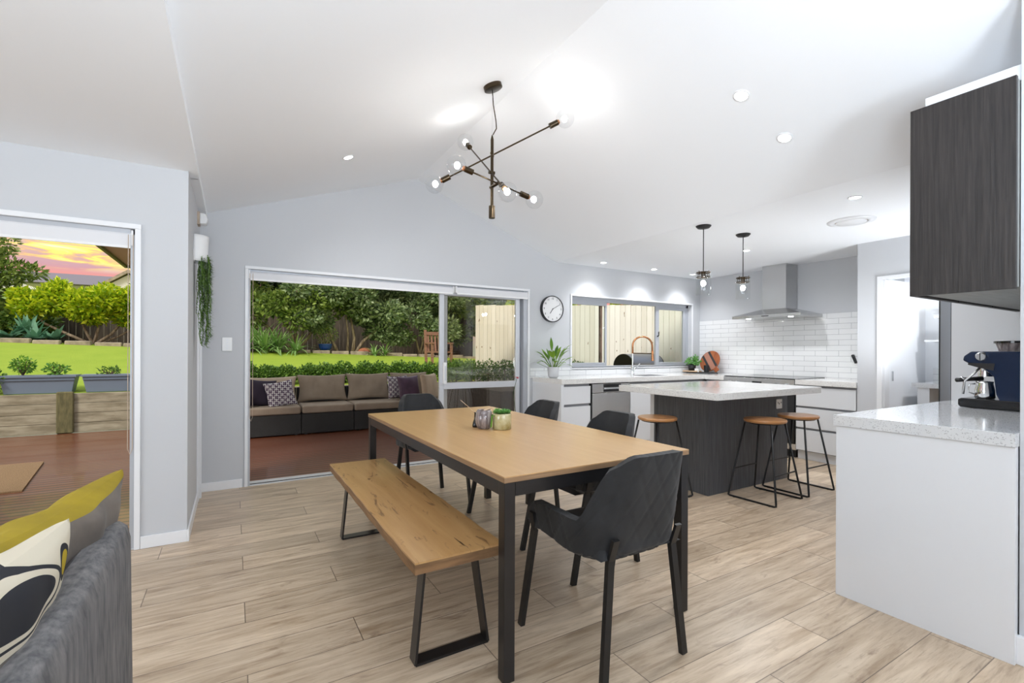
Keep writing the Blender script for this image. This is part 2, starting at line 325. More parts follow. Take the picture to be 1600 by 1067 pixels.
# ------------------------------------------------------------ mesh builder
class MB:
    def __init__(s): s.v = []; s.f = []
    def add(s, vs_, fs):
        o = len(s.v); s.v += [tuple(p) for p in vs_]; s.f += [tuple(i+o for i in q) for q in fs]; return s
    def box(s, x0, x1, y0, y1, z0, z1):
        v = [(x, y, z_) for z_ in (z0, z1) for y in (y0, y1) for x in (x0, x1)]
        return s.add(v, [(0, 2, 3, 1), (4, 5, 7, 6), (0, 1, 5, 4), (2, 6, 7, 3), (0, 4, 6, 2), (1, 3, 7, 5)])
    def obox(s, c, ax, ay, az):            # oriented box from centre and three half-axis vectors
        c, ax, ay, az = map(Vector, (c, ax, ay, az))
        v = [c+ax*i+ay*j+az*k for k in (-1, 1) for j in (-1, 1) for i in (-1, 1)]
        return s.add(v, [(0, 2, 3, 1), (4, 5, 7, 6), (0, 1, 5, 4), (2, 6, 7, 3), (0, 4, 6, 2), (1, 3, 7, 5)])
    def bar(s, p, q, a, b, side=(0, 1, 0)):  # flat bar p->q, half sizes a (along side) and b
        p, q, sd = map(Vector, (p, q, side)); d = (q-p).normalized(); sd = (sd-d*sd.dot(d)).normalized(); t = d.cross(sd)
        return s.obox((p+q)/2, sd*a, t*b, (q-p)/2)
    def tube(s, pts, r, n=10, cap=True):
        pts = [Vector(p) for p in pts]; k = len(pts); rr = r if isinstance(r, (list, tuple)) else [r]*k
        vv = []; ff = []; prev = None
        for i, p in enumerate(pts):
            d = (pts[min(i+1, k-1)]-pts[max(i-1, 0)]).normalized()
            if prev is None: a = d.orthogonal().normalized()
            else:
                a = prev-d*prev.dot(d); a = a.normalized() if a.length > 1e-6 else d.orthogonal().normalized()
            prev = a; b = d.cross(a)
            for j in range(n): t = 2*PI*j/n; vv.append(p+(a*math.cos(t)+b*math.sin(t))*rr[i])
        for i in range(k-1):
            for j in range(n): ff.append((i*n+j, i*n+(j+1) % n, (i+1)*n+(j+1) % n, (i+1)*n+j))
        if cap: ff.append(tuple(range(n))[::-1]); ff.append(tuple((k-1)*n+j for j in range(n)))
        return s.add(vv, ff)
    def lathe(s, prof, c=(0, 0, 0), n=28, axis=(0, 0, 1), cap=True):   # prof: [(r,h)]
        c = Vector(c); q = Vector((0, 0, 1)).rotation_difference(Vector(axis)); vv = []; ff = []
        for r, h in prof:
            for j in range(n): t = 2*PI*j/n; vv.append(c+q@Vector((r*math.cos(t), r*math.sin(t), h)))
        for i in range(len(prof)-1):
            for j in range(n): ff.append((i*n+j, i*n+(j+1) % n, (i+1)*n+(j+1) % n, (i+1)*n+j))
        if cap:
            if prof[0][0] > 1e-5: ff.append(tuple(range(n))[::-1])
            if prof[-1][0] > 1e-5: ff.append(tuple((len(prof)-1)*n+j for j in range(n)))
        return s.add(vv, ff)
    def sphere(s, c, r, n=16, sc=(1, 1, 1)):
        return s.add(*_sph(c, r, n, sc))
    def prism(s, poly, axis, a, b):         # poly in the two other axes (order xyz), extruded a..b
        k = len(poly)
        def mk(p, t):
            if axis == 'y': return (p[0], t, p[1])
            if axis == 'x': return (t, p[0], p[1])
            return (p[0], p[1], t)
        v = [mk(p, a) for p in poly]+[mk(p, b) for p in poly]
        f_ = [tuple(range(k)), tuple(range(2*k-1, k-1, -1))]+[(i, i+k, (i+1) % k+k, (i+1) % k) for i in range(k)]
        return s.add(v, f_)
    def grid(s, fn, nu, nv, closed=False):
        v = [fn(i/nu, j/nv) for j in range(nv+1) for i in range(nu+1)]
        return s.add(v, [(j*(nu+1)+i, j*(nu+1)+i+1, (j+1)*(nu+1)+i+1, (j+1)*(nu+1)+i) for j in range(nv) for i in range(nu)])
    def build(s, name, m, parent=None, origin=None, bevel=0, smooth=False, sub=0, solid=0, local=False, seg=2, auto=False):
        me = bpy.data.meshes.new(name); v = s.v; o = bpy.data.objects.new(name, me)
        off = Vector((0, 0, 0))
        if parent and not local:
            p = parent
            while p: off += p.location; p = p.parent
        if origin is not None and not parent: off = Vector(origin); o.location = origin
        elif origin is not None: o.location = Vector(origin)-off; off = Vector(origin)
        me.from_pydata([(a-off.x, b-off.y, c-off.z) for a, b, c in v], [], s.f); me.update()
        import bmesh
        bm = bmesh.new(); bm.from_mesh(me); bmesh.ops.recalc_face_normals(bm, faces=bm.faces) if len(bm.faces) < 6000 and not solid else None
        bm.to_mesh(me); bm.free()
        me.materials.append(m if not isinstance(m, str) else M[m])
        if smooth: me.polygons.foreach_set('use_smooth', [True]*len(me.polygons))
        if solid: d = o.modifiers.new('solid', 'SOLIDIFY'); d.thickness = solid; d.offset = -1
        if bevel: d = o.modifiers.new('bevel', 'BEVEL'); d.width = bevel; d.segments = seg; d.limit_method = 'ANGLE'; d.angle_limit = R(35)
        if bevel and not smooth: me.polygons.foreach_set('use_smooth', [True]*len(me.polygons)); d = o.modifiers.new('wn', 'WEIGHTED_NORMAL'); d.keep_sharp = True
        if sub: d = o.modifiers.new('sub', 'SUBSURF'); d.levels = sub; d.render_levels = sub
        if auto: 
            me.polygons.foreach_set('use_smooth', [True]*len(me.polygons))
            me.set_sharp_from_angle(angle=R(40))
        C.objects.link(o)
        if parent: o.parent = parent
        return o
def _sph(c, r, n, sc=(1, 1, 1)):
    v = []; f_ = []; h = max(6, n//2)
    for i in range(1, h):
        for j in range(n):
            a = PI*i/h; t = 2*PI*j/n
            v.append((c[0]+r*sc[0]*math.sin(a)*math.cos(t), c[1]+r*sc[1]*math.sin(a)*math.sin(t), c[2]+r*sc[2]*math.cos(a)))
    for i in range(h-2):
        for j in range(n): f_.append((i*n+j, (i+1)*n+j, (i+1)*n+(j+1) % n, i*n+(j+1) % n))
    v.append((c[0], c[1], c[2]+r*sc[2])); v.append((c[0], c[1], c[2]-r*sc[2])); t_, b_ = len(v)-2, len(v)-1
    for j in range(n): f_.append((t_, j, (j+1) % n)); f_.append((b_, (h-2)*n+(j+1) % n, (h-2)*n+j))
    return v, f_
def box(*a): return MB().box(*a)
def thing(name, label, cat, loc=(0, 0, 0), rz=0, group=None):
    o = bpy.data.objects.new(name, None); C.objects.link(o); o.location = loc; o.rotation_euler = (0, 0, rz)
    o.empty_display_size = .1; return tag(o, label, cat, group)
def tag(o, label=None, cat=None, group=None, kind=None):
    for k, v in (('label', label), ('category', cat), ('group', group), ('kind', kind)):
        if v: o[k] = v
    return o
def struct(o): o['kind'] = 'structure'; return o
def dup(root, loc=None, rz=None, label=None):
    def cp(o, par):
        c = o.copy(); C.objects.link(c)
        if par: c.parent = par
        for ch in o.children: cp(ch, c)
        return c
    r = cp(root, None)
    if loc is not None: r.location = loc
    if rz is not None: r.rotation_euler = (0, 0, rz)
    if label: r['label'] = label
    return r

# ------------------------------------------------------------ room shell
XL, XK, ZF, ZK = -.2, 3.505, 2.364, 2.355
APX, APZ = 1.68, 3.058
zL = lambda x: 2.479+.345*x
zR = lambda x: 3.707-.386*x
struct(box(-6.1, 8.1, -4.1, 3.72, -.1, 0).box(-.26, 8.1, 3.72, 4.9, -.1, 0).build('floor', 'floor'))
c = struct(box(-6.1, XL-.004, -4.1, 3.8, ZF, ZF+.12).build('ceiling', 'ceil'))
c2 = MB(); c2.prism([(XL, ZF), (XL, zL(XL)), (APX, APZ), (XK, ZK), (7.2, ZK), (7.2, ZK+.3), (APX, APZ+.5), (XL-.3, ZF+.5), (XL-.3, ZF+.0015)], 'y', -4.1, 4.93)
c2.box(XL-.55, XL-.004, 3.79, 4.93, ZF, ZF+.12)
struct(c2.build('ceiling', 'ceil'))
# back wall with the door and window openings, gable top
b = MB(); Y0, Y1 = 4.86, 5.0
DX0, DX1, DZ = .113, 3.085, 1.955
WX0, WX1, WZ0, WZ1 = 3.757, 6.075, 1.012, 1.945
b.box(-.6, DX0, Y0, Y1, -.05, DZ); b.box(DX1, WX0, Y0, Y1, -.05, DZ); b.box(WX0, WX1, Y0, Y1, -.05, WZ0); b.box(WX1, 6.5, Y0, Y1, -.05, DZ)
b.box(WX0, WX1, Y0, Y1, WZ1, DZ)
b.prism([(-.6, DZ), (6.5, DZ), (6.5, ZK), (XK, ZK+.005), (APX, APZ+.004), (XL, zL(XL)), (-.6, ZF)], 'y', Y0, Y1)
struct(b.build('wall_back', 'wall'))
b = box(-.52, -.252, 3.66, 3.80, 0, ZF); b.box(-6.1, -3.3, 3.66, 3.8, 0, ZF); b.box(-3.3, -.52, 3.66, 3.8, 1.96, ZF); b.box(-.42, -.252, 3.8, 4.86, 0, ZF+.03)
struct(b.build('wall_left', 'wall'))
struct(box(6.27, 6.4, 2.413, 4.86, 0, ZK).build('wall_right', 'wall'))
b = box(5.6, 5.7, 2.2, 2.412, 0, ZK); b.box(5.7, 6.4, 2.30, 2.412, 0, ZK); b.box(5.6, 5.7, .6, 2.2, 1.96, ZK); b.box(5.6, 5.7, .6, 1.25, 0, 1.96)
struct(b.build('wall_scullery', 'wall'))
b = box(6.78, 6.9, -.4, 2.41, 0, ZK); b.box(6.40, 6.78, 2.30, 2.41, 0, ZK)
struct(b.build('wall_far_right', 'ceil'))
b = box(2.82, 6.8, .45, .588, 0, ZK+.12); b.box(2.68, 2.82, -3.9, .588, 0, 2.67)
struct(b.build('wall_kitchen_end', 'wall'))
struct(box(-6.1, 7.2, -4.2, -4.05, 0, 3.2).build('wall_rear', 'wall'))
struct(box(-6.2, -6.05, -4.1, 3.8, 0, 2.5).build('wall_far_left', 'wall'))
struct(box(7.05, 7.2, -4.1, .5, 0, 2.6).build('wall_far_east', 'wall'))
# tiles (thin skin on the walls)
struct(box(6.262, 6.2695, 2.413, 4.859, .90, 1.705).build('trim_1', 'tileE'))
b = box(3.12, 3.757, 4.852, 4.8595, .90, 1.02); b.box(3.757, 6.075, 4.852, 4.8595, .90, .985); b.box(6.075, 6.262, 4.852, 4.8595, .90, 1.02)
struct(b.build('trim_2', 'tileN'))
# skirting boards
struct(box(-.489, -.252, 3.648, 3.66, 0, .075).build('baseboard_left', 'trim', bevel=.002))
struct(box(-.252, .07, 4.848, 4.86, 0, .075).build('baseboard_back', 'trim', bevel=.002))
struct(box(-.252, -.24, 3.648, 4.55, 0, .075).build('baseboard_return', 'trim', bevel=.002))
struct(box(2.655, 2.68, -3.9, .6, 0, .11).build('baseboard_right', 'trim', bevel=.002))
# architraves
def arch(n, x0, x1, z0, z1, y, w=.03, t=.012, sill=False):
    b = MB(); b.box(x0-w, x0, y-t, y, z0, z1); b.box(x1, x1+w, y-t, y, z0, z1); b.box(x0-w, x1+w, y-t, y, z1+.0005, z1+w)
    if sill: b.box(x0-w, x1+w, y-t, y, z0-w*.7, z0-.0005)
    struct(b.build('trim_%d' % n, 'trim', bevel=.002))
arch(3, DX0, DX1, 0, DZ, Y0, .026); arch(4, WX0, WX1, WZ0, WZ1, Y0, .022, sill=True); arch(5, -3.3, -.52, 0, 1.96, 3.66, .03)
b = MB(); b.box(-.252, -.238, 4.57, 4.62, 0, 1.98); b.box(-.252, -.225, 4.66, 4.72, 0, 1.98); b.box(-.252, -.242, 4.75, 4.80, 0, 1.98)
struct(b.build('trim_6', 'trim'))
b = MB(); b.box(5.588, 5.6, 2.19, 2.235, 0, 1.99); b.box(5.588, 5.6, 1.25, 2.19, 1.955, 1.99); b.box(5.6, 5.7, 2.17, 2.2, 0, 1.955)
struct(b.build('trim_7', 'trim', bevel=.002))

# sliding door in the back wall (door_1) with its two panels stacked at the right
d = MB(); y0, y1 = 4.885, 4.985
d.box(DX0, DX0+.018, y0-.02, y1, 0, DZ); d.box(DX1-.055, DX1, y0-.02, y1, 0, DZ); d.box(DX0, DX1, y0, y1, 1.905, DZ)
door1 = struct(d.build('door_1', 'alu', bevel=.002))
box(DX0, DX1, 4.865, 5.02, -.03, .006).build('door_track', 'alul', door1)
box(DX0, DX1, 4.895, 4.905, .006, .010).build('track_slot', 'gap', door1)
def panel(nm, x0, x1, yc, gm, st=.055):
    p = MB(); t = .016
    p.box(x0, x0+st, yc-t, yc+t, .01, 1.905); p.box(x1-st, x1, yc-t, yc+t, .01, 1.905)
    p.box(x0+st, x1-st, yc-t, yc+t, .01, .09); p.box(x0+st, x1-st, yc-t, yc+t, 1.845, 1.905); p.box(x0+st, x1-st, yc-t, yc+t, .80, .87)
    o = p.build('panel_frame', nm, door1, bevel=.003)
    box(x0+st, x1-st, yc-.003, yc+.003, .09, .80).build('glass_pane', gm, o); box(x0+st, x1-st, yc-.003, yc+.003, .87, 1.845).build('glass_pane', gm, o)
    return o
pa = panel('alul', 1.955, 2.99, 4.905, 'glassA'); pb = panel('alu', 2.02, 3.03, 4.955, 'glassB', .05)
h_ = MB(); h_.box(1.99, 2.03, 4.855, 4.889, .86, 1.10); h_.build('door_handle', 'whiteplastic', pa, bevel=.006)
box(2.003, 2.017, 4.845, 4.86, .90, 1.06).build('door_handle', 'alul', pa, bevel=.004)
# sliding door in the left wall (door_2)
d = MB(); d.box(-.545, -.52, 3.675, 3.78, 0, 1.96); d.box(-3.3, -.52, 3.675, 3.78, 1.925, 1.96)
door2 = struct(d.build('door_2', 'alu', bevel=.002)); box(-3.3, -.52, 3.665, 3.80, -.03, .006).build('door_track', 'alul', door2)
# kitchen window
wy = 4.96; d = MB()
d.box(WX0, WX0+.03, wy-.035, wy+.035, WZ0, WZ1); d.box(WX1-.05, WX1, wy-.035, wy+.035, WZ0, WZ1); d.box(WX0, WX1, wy-.035, wy+.035, WZ0, WZ0+.02); d.box(WX0, WX1, wy-.035, wy+.035, WZ1-.045, WZ1)
win = struct(d.build('window_1', 'alu', bevel=.002))
def sash(x0, x1, y, st=.045, g='glassW', r=.05):
    p = MB(); p.box(x0, x0+st, y-.014, y+.014, WZ0+.01, WZ1-.04); p.box(x1-st, x1, y-.014, y+.014, WZ0+.01, WZ1-.04)
    p.box(x0+st, x1-st, y-.014, y+.014, WZ0+.01, WZ0+.01+r); p.box(x0+st, x1-st, y-.014, y+.014, WZ1-.04-r, WZ1-.04)
    o = p.build('window_sash', 'alu', win, bevel=.002); box(x0+st, x1-st, y-.002, y+.002, WZ0+.01+r, WZ1-.04-r).build('window_pane', g, o); return o
sash(WX0+.02, 4.42, wy-.015, .03, r=.055); s3_ = sash(5.37, WX1-.04, wy-.015, .07); box(4.315, 4.345, wy-.02, wy+.02, WZ0+.06, WZ1-.09).build('window_stile', 'barkd', win)
MB().tube([(5.40, wy-.035, 1.45), (5.40, wy-.06, 1.47), (5.40, wy-.06, 1.52)], .008).build('window_latch', 'black', s3_)
struct(box(WX0, WX1, 4.86, 4.93, WZ0-.02, WZ0).build('trim_8', 'trim'))
# scullery door panel standing inside
MB().box(5.75, 6.78, 2.24, 2.28, 0, 1.99).build('door_3', 'ceil')['kind'] = 'structure'
box(5.93, 5.95, 2.230, 2.24, .93, 1.03).build('door_handle', 'chrome', bpy.data.objects['door_3'])

# roller blinds
def blind(x0, x1, y, z0, z1, label, side):
    t = thing('roller_blind', label, 'blind', ((x0+x1)/2, y, z0), group=None)
    MB().tube([(x0+.012, y, z1-.035), (x1-.012, y, z1-.035)], .03, 14).build('fabric_roll', 'blind', t, smooth=False, auto=True)
    box(x0+.012, x1-.012, y-.032, y-.028, z0, z1-.03).build('fabric_drop', 'blind', t)
    [box(a, a+.01, y-.036, y+.036, z0+.004, z1).build('bracket', 'whiteplastic', t) for a in (x0, x1-.01)]
    box(x0+.012, x1-.012, y-.034, y-.024, z0-.014, z0+.004).build('bottom_rail', 'whiteplastic', t, bevel=.003)
    if side is not None:
        cx = side; MB().tube([(cx, y-.045, z1-.03), (cx, y-.045, .62), (cx+.012, y-.05, .585), (cx+.024, y-.055, .62), (cx+.024, y-.05, z1-.03)], .0022, 6).build('bead_chain', 'cushl', t)
    return t
blind(DX0+.003, 2.115, 4.895, 1.868, 1.945, 'long white roller blind rolled up over the open side of the back doorway', DX0+.012)
blind(2.125, DX1-.004, 4.862, 1.868, 1.945, 'short white roller blind rolled up above the closed glass door panels', None)
blind(-3.28, -.53, 3.70, 1.855, 1.952, 'white roller blind rolled up above the left doorway by the sofa', -.552)

# ------------------------------------------------------------ kitchen
def drawer_fronts(root, x0, x1, y, rows, face='S', mname='white'):
    for z0, z1 in rows:
        if face == 'S': dr = box(x0+.003, x1-.003, y, y+.018, z0, z1)
        else: dr = box(y, y+.018, x0+.003, x1-.003, z0, z1)
        dr.build('drawer_front', mname, root, bevel=.0015)
CT = .912
def cab(x0, x1, label, rows, kind='cabinet', solid_front=True):
    t = thing('base_cabinet', label, 'cabinet', ((x0+x1)/2, 4.56, 0))
    box(x0, x1, 4.30, 4.85, .10, .86).build('body', 'slot', t)
    drawer_fronts(t, x0, x1, 4.272, rows)
    box(x0, x1, 4.33, 4.84, 0, .10).build('kickboard', 'white', t)
    return t
R2 = [(.11, .30), (.325, .595), (.625, .825)]
cab(3.19, 3.585, 'narrow white drawer unit at the left end of the back worktop', [(.11, .595), (.625, .825)])
box(3.15, 3.19, 4.258, 4.85, 0, .858).build('end_panel', 'white', bpy.data.objects['base_cabinet'], bevel=.002)
t = thing('dishwasher', 'stainless steel dishwasher with black handle recess under the back worktop', 'dishwasher', (3.9, 4.5, 0))
box(3.60, 4.205, 4.29, 4.84, .1, .85).build('body', 'gap', t)
box(3.605, 4.20, 4.262, 4.285, .12, .735).build('door_panel', 'steel', t, bevel=.003); cp = box(3.605, 4.20, 4.262, 4.285, .74, .845).build('control_panel', 'steel', t, bevel=.003)
box(3.775, 4.045, 4.258, 4.264, .80, .84).build('display', 'blackgloss', cp); box(3.775, 4.045, 4.258, 4.264, .748, .778).build('handle_recess', 'blackgloss', cp); box(3.775, 4.045, 4.252, 4.262, .781, .797).build('handle_bar', 'chrome', cp)
box(3.605, 4.20, 4.33, 4.8, 0, .1).build('kickboard', 'gap', t)
t = cab(4.215, 5.0, 'white sink cabinet under the back worktop behind the island', [(.11, .825)])
t = cab(5.0, 5.64, 'white corner cabinet right of the sink', [(.11, .825)])
wt = MB(); wt.box(3.15, 4.55, 4.25, 4.851, .855, CT); wt.box(5.05, 6.26, 4.25, 4.851, .855, CT); wt.box(4.55, 5.05, 4.25, 4.36, .855, CT); wt.box(4.55, 5.05, 4.72, 4.851, .855, CT)
wt.box(5.58, 6.26, 3.96, 4.25, .855, CT)
tag(wt.build('worktop', 'quartz', origin=(4.7, 4.55, .855), bevel=.002), 'long white stone worktop below the kitchen window with the sink in it', 'worktop')
sk = MB(); sk.box(4.55, 5.05, 4.36, 4.72, .70, .71); sk.box(4.55, 4.56, 4.36, 4.72, .71, .908); sk.box(5.04, 5.05, 4.36, 4.72, .71, .908); sk.box(4.55, 5.05, 4.36, 4.37, .71, .908); sk.box(4.55, 5.05, 4.71, 4.72, .71, .908)
tag(sk.build('sink', 'steel', origin=(4.8, 4.54, .70)), 'undermount stainless sink set in the back worktop', 'sink')
# right run
def cabE(y0, y1, label, rows):
    t = thing('base_cabinet', label, 'cabinet', (5.95, (y0+y1)/2, 0))
    box(5.625, 6.26, y0, y1, .10, .86).build('body', 'slot', t)
    drawer_fronts(t, y0, y1, 5.6, rows, 'W'); box(5.65, 6.25, y0, y1, 0, .10).build('kickboard', 'white', t); return t
cabE(2.42, 3.035, 'white three-drawer unit right of the oven against the tiled wall', [(.11, .345), (.37, .59), (.615, .83)])
cabE(3.965, 4.245, 'slim white filler cabinet left of the oven in the corner', [(.11, .83)])
tag(box(5.58, 6.26, 2.414, 3.035, .855, CT).build('worktop', 'quartz', origin=(5.9, 2.7, .855), bevel=.002), 'short white stone worktop right of the cooktop', 'worktop')
t = thing('oven_range', 'wide stainless freestanding oven range with black glass door behind the island', 'oven', (5.93, 3.5, 0))
box(5.62, 6.25, 3.045, 3.955, .09, .885).build('body', 'steel', t, bevel=.003)
box(5.60, 6.25, 3.04, 3.96, .885, .918).build('cooktop', 'blackgloss', t, bevel=.003); cp = box(5.585, 5.62, 3.045, 3.955, .79, .905).build('control_panel', 'steel', t, bevel=.003)
for yy in (3.13, 3.24, 3.76, 3.87): MB().lathe([(.019, 0), (.017, .022)], (5.585, yy, .845), 16, (-1, 0, 0)).build('knob', 'chrome', cp, auto=True)
box(5.582, 5.586, 3.44, 3.56, .825, .865).build('display', 'blackgloss', cp)
box(5.598, 5.62, 3.05, 3.95, .16, .775).build('oven_door', 'blackgloss', t, bevel=.003); MB().tube([(5.565, 3.12, .73), (5.565, 3.88, .73)], .01).tube([(5.6, 3.14, .73), (5.565, 3.14, .73)], .007).tube([(5.6, 3.86, .73), (5.565, 3.86, .73)], .007).build('oven_handle', 'chrome', t)
box(5.65, 6.2, 3.06, 3.94, 0, .09).build('plinth', 'gap', t)
# hood
t = thing('range_hood', 'stainless steel chimney range hood over the cooktop', 'range hood', (6.0, 3.5, 1.665))
hd = MB(); x0, x1, y0, y1 = 5.77, 6.262, 3.075, 3.965
hd.box(x0, x1, y0, y1, 1.665, 1.70)
hd.add([(x0, y0, 1.70), (x1, y0, 1.70), (x1, y1, 1.70), (x0, y1, 1.70), (5.99, 3.37, 1.785), (x1, 3.37, 1.785), (x1, 3.70, 1.785), (5.99, 3.70, 1.785)], [(0, 1, 5, 4), (1, 2, 6, 5), (2, 3, 7, 6), (3, 0, 4, 7), (4, 5, 6, 7)])
hc = hd.build('canopy', 'steel', t)
for k in range(5): box(5.764, 5.771, 3.47+k*.018, 3.482+k*.018, 1.678, 1.688).build('button', 'gap', hc)
for yy in (3.25, 3.8): MB().lathe([(.026, 0), (.026, .004)], (5.88, yy, 1.661), 16).build('hood_lamp', 'lens', hc); light('hood_lamp_light', 'SPOT', (5.88, yy, 1.65), 3, (1, .98, .95), spot_size=R(110), spot_blend=.8, shadow_soft_size=.03, aim=(0, 0, -1))
ch = box(6.0, 6.262, 3.378, 3.69, 1.785, 2.10).box(6.002, 6.262, 3.380, 3.688, 2.10, 2.353).build('chimney', 'steel', t)
# island
t = isl = thing('kitchen_island', 'dark slate woodgrain kitchen island with overhanging white stone top', 'kitchen island', (4.07, 2.9, 0))
box(3.473, 4.66, 2.605, 3.205, 0, .845).build('body', 'iwood', t)
box(3.48, 4.655, 3.205, 3.26, .08, .845).build('drawer_front', 'white', t, bevel=.002)
o = box(4.465, 4.555, 2.596, 2.605, .685, .775).build('power_outlet', 'whiteplastic', t, bevel=.003)
[box(*q).build('socket_slot', 'gap', o) for q in ((4.482, 4.488, 2.594, 2.597, .735, .75), (4.50, 4.506, 2.594, 2.597, .725, .74), (4.532, 4.538, 2.594, 2.597, .735, .75))]
box(3.165, 4.665, 2.298, 3.36, .852, .907).build('island_top', 'quartz', isl, bevel=.002)
# peninsula bench
t = thing('peninsula_cabinet', 'white bench with plain white end panel in the right foreground', 'cabinet', (3.38, .9, 0))
box(2.635, 2.67, .59, 1.228, 0, .853).build('end_panel', 'white', t, bevel=.001)
box(2.67, 4.125, .595, 1.20, .1, .853).build('body', 'white', t); box(2.67, 4.125, .62, 1.16, 0, .1).build('kickboard', 'white', t)
tag(box(2.627, 4.13, .589, 1.237, .853, .907).build('bench_worktop', 'quartzg', origin=(3.4, .9, .853), bevel=.0015), 'speckled grey-white stone top of the bench with the coffee machine', 'worktop')
# tall panel + fridge
tag(box(4.132, 4.155, .59, 1.228, 0, 2.35).build('tall_screen', 'white', origin=(4.14, .9, 0)), 'tall plain white panel behind the coffee machine', 'panel')
t = thing('fridge', 'tall blue-grey steel fridge standing beyond the white panel', 'fridge', (4.5, .95, 0))
box(4.17, 4.97, .60, 1.235, .03, 1.78).build('body', 'gap', t); box(4.175, 4.565, 1.243, 1.305, .05, 1.77).build('door', 'fridge', t, bevel=.004); box(4.575, 4.965, 1.243, 1.305, .05, 1.77).build('door', 'fridge', t, bevel=.004)
box(4.172, 4.175, 1.237, 1.243, .05, 1.77).box(4.1735, 4.1745, 1.299, 1.306, .05, 1.77).build('door_seal', 'gap', t)
MB().tube([(4.54, 1.345, .7), (4.54, 1.345, 1.4)], .01).tube([(4.54, 1.3, .72), (4.54, 1.345, .72)], .007).tube([(4.54, 1.3, 1.38), (4.54, 1.345, 1.38)], .007).build('door_handle', 'chrome', t)
box(4.17, 4.97, .65, 1.2, 0, .03).build('plinth', 'gap', t)
# wall cabinet
t = thing('wall_cabinet', 'dark woodgrain wall cabinet hanging above the coffee bench', 'cabinet', (3.38, .75, 1.478))
box(2.63, 2.65, .59, .926, 1.476, 2.31).build('end_panel', 'dwood', t, bevel=.0008)
box(2.65, 4.13, .592, .902, 1.485, 2.305).build('body', 'underside', t)
for k in range(3): box(2.652+k*.493, 2.643+(k+1)*.493, .906, .926, 1.476, 2.308).build('door', 'dwood', t, bevel=.001)
struct(box(2.70, 5.59, .589, .895, 2.312, 2.374).build('wall_bulkhead', 'ceil'))
# scullery fittings
t = thing('scullery_bench', 'white bench with open timber-lined shelf seen through the scullery doorway', 'bench', (6.5, 1.6, 0))
box(6.20, 6.775, .75, 2.165, .86, .905).build('top', 'quartzg', t); box(6.22, 6.77, 2.02, 2.12, 0, .86).build('end_panel', 'white', t)
box(6.70, 6.77, .75, 2.02, 0, .86).build('back_panel', 'tan', t); box(6.24, 6.70, .75, 2.02, .02, .04).build('shelf', 'tan', t)
struct(box(6.765, 6.779, .75, 2.165, .905, 1.05).build('trim_9', 'tileE'))
def shelf(z, y1, lab):
    return tag(box(6.48, 6.775, .8, y1, z, z+.02).build('wall_shelf', 'white', origin=(6.6, 1.5, z)), lab, 'shelf')
shelf(1.345, 2.15, 'lower white wall shelf in the scullery'); shelf(1.60, 2.07, 'upper white wall shelf in the scullery')
tag(MB().prism([(6.5, 1.60), (6.77, 1.60), (6.77, 1.37), (6.72, 1.37)], 'y', 1.97, 1.99).build('shelf_bracket', 'tan', origin=(6.6, 1.98, 1.37)), 'brown bracket under the upper scullery shelf', 'bracket')
t = thing('storage_jar', 'orange-fronted box at the left end of the upper scullery shelf', 'box', (6.56, 1.97, 1.62))
box(6.50, 6.62, 1.90, 2.02, 1.62, 1.90).build('body', 'tan', t); box(6.495, 6.50, 1.905, 2.015, 1.77, 1.89).build('print', 'orange', t)
tag(box(6.51, 6.7, 1.80, 1.96, 1.366, 1.47).build('storage_box', 'whiteplastic', origin=(6.6, 1.85, 1.366), bevel=.01), 'white box on the lower scullery shelf', 'box')
t = thing('kettle', 'black kettle standing on the scullery bench', 'kettle', (6.45, 1.92, .906))
MB().lathe([(.075, 0), (.08, .02), (.06, .18), (.045, .22), (.01, .235)], (6.45, 1.92, .906), 24).build('body', 'blackgloss', t, smooth=True); MB().lathe([(.082, 0), (.082, .016)], (6.45, 1.92, .906), 24).build('base', 'chrome', t)
tag(box(6.772, 6.779, 2.02, 2.12, 1.09, 1.16).build('wall_socket', 'whiteplastic', origin=(6.77, 2.07, 1.12)), 'white double socket above the scullery bench', 'socket')
# black object hanging at the wall end
tag(MB().bar((6.245, 2.74, 1.20), (6.245, 2.70, 1.10), .012, .018).build('black_utensil', 'black', origin=(6.24, 2.7, 1.1), bevel=.006), 'small black utensil hook on the tiles at the right end of the splashback', 'hook')

# faucet
t = thing('kitchen_faucet', 'chrome and copper pull-down faucet in front of the kitchen window', 'faucet', (4.73, 4.77, CT))
fx, fy = 4.745, 4.77
MB().lathe([(.026, 0), (.026, .008), (.02, .012), (.018, .12), (.014, .13)], (fx, fy, CT), 20).tube([(fx, fy, CT+.12), (fx, fy, 1.20)], .010).build('body', 'chrome', t, auto=True)
pts = [(fx, fy, 1.20)]+[(fx+.125*(1-math.cos(a)), fy-.06*(1-math.cos(a)), 1.31+.125*math.sin(a)) for a in [PI*k/12 for k in range(13)]]+[(fx+.255, fy-.12, 1.22)]
MB().tube(pts, .013, 12).build('hose_arch', 'copper', t, smooth=True); MB().tube([(fx+.255, fy-.12, 1.23), (fx+.26, fy-.12, 1.10)], [.016, .019], 12).build('spray_head', 'copper', t, auto=True)
MB().tube([(fx, fy, 1.205), (fx+.25, fy-.12, 1.20)], .008).build('support_arm', 'bronze', t); MB().tube([(fx+.01, fy, .985), (fx+.05, fy, .99), (fx+.13, fy-.01, 1.06)], .008).build('lever', 'chrome', t)

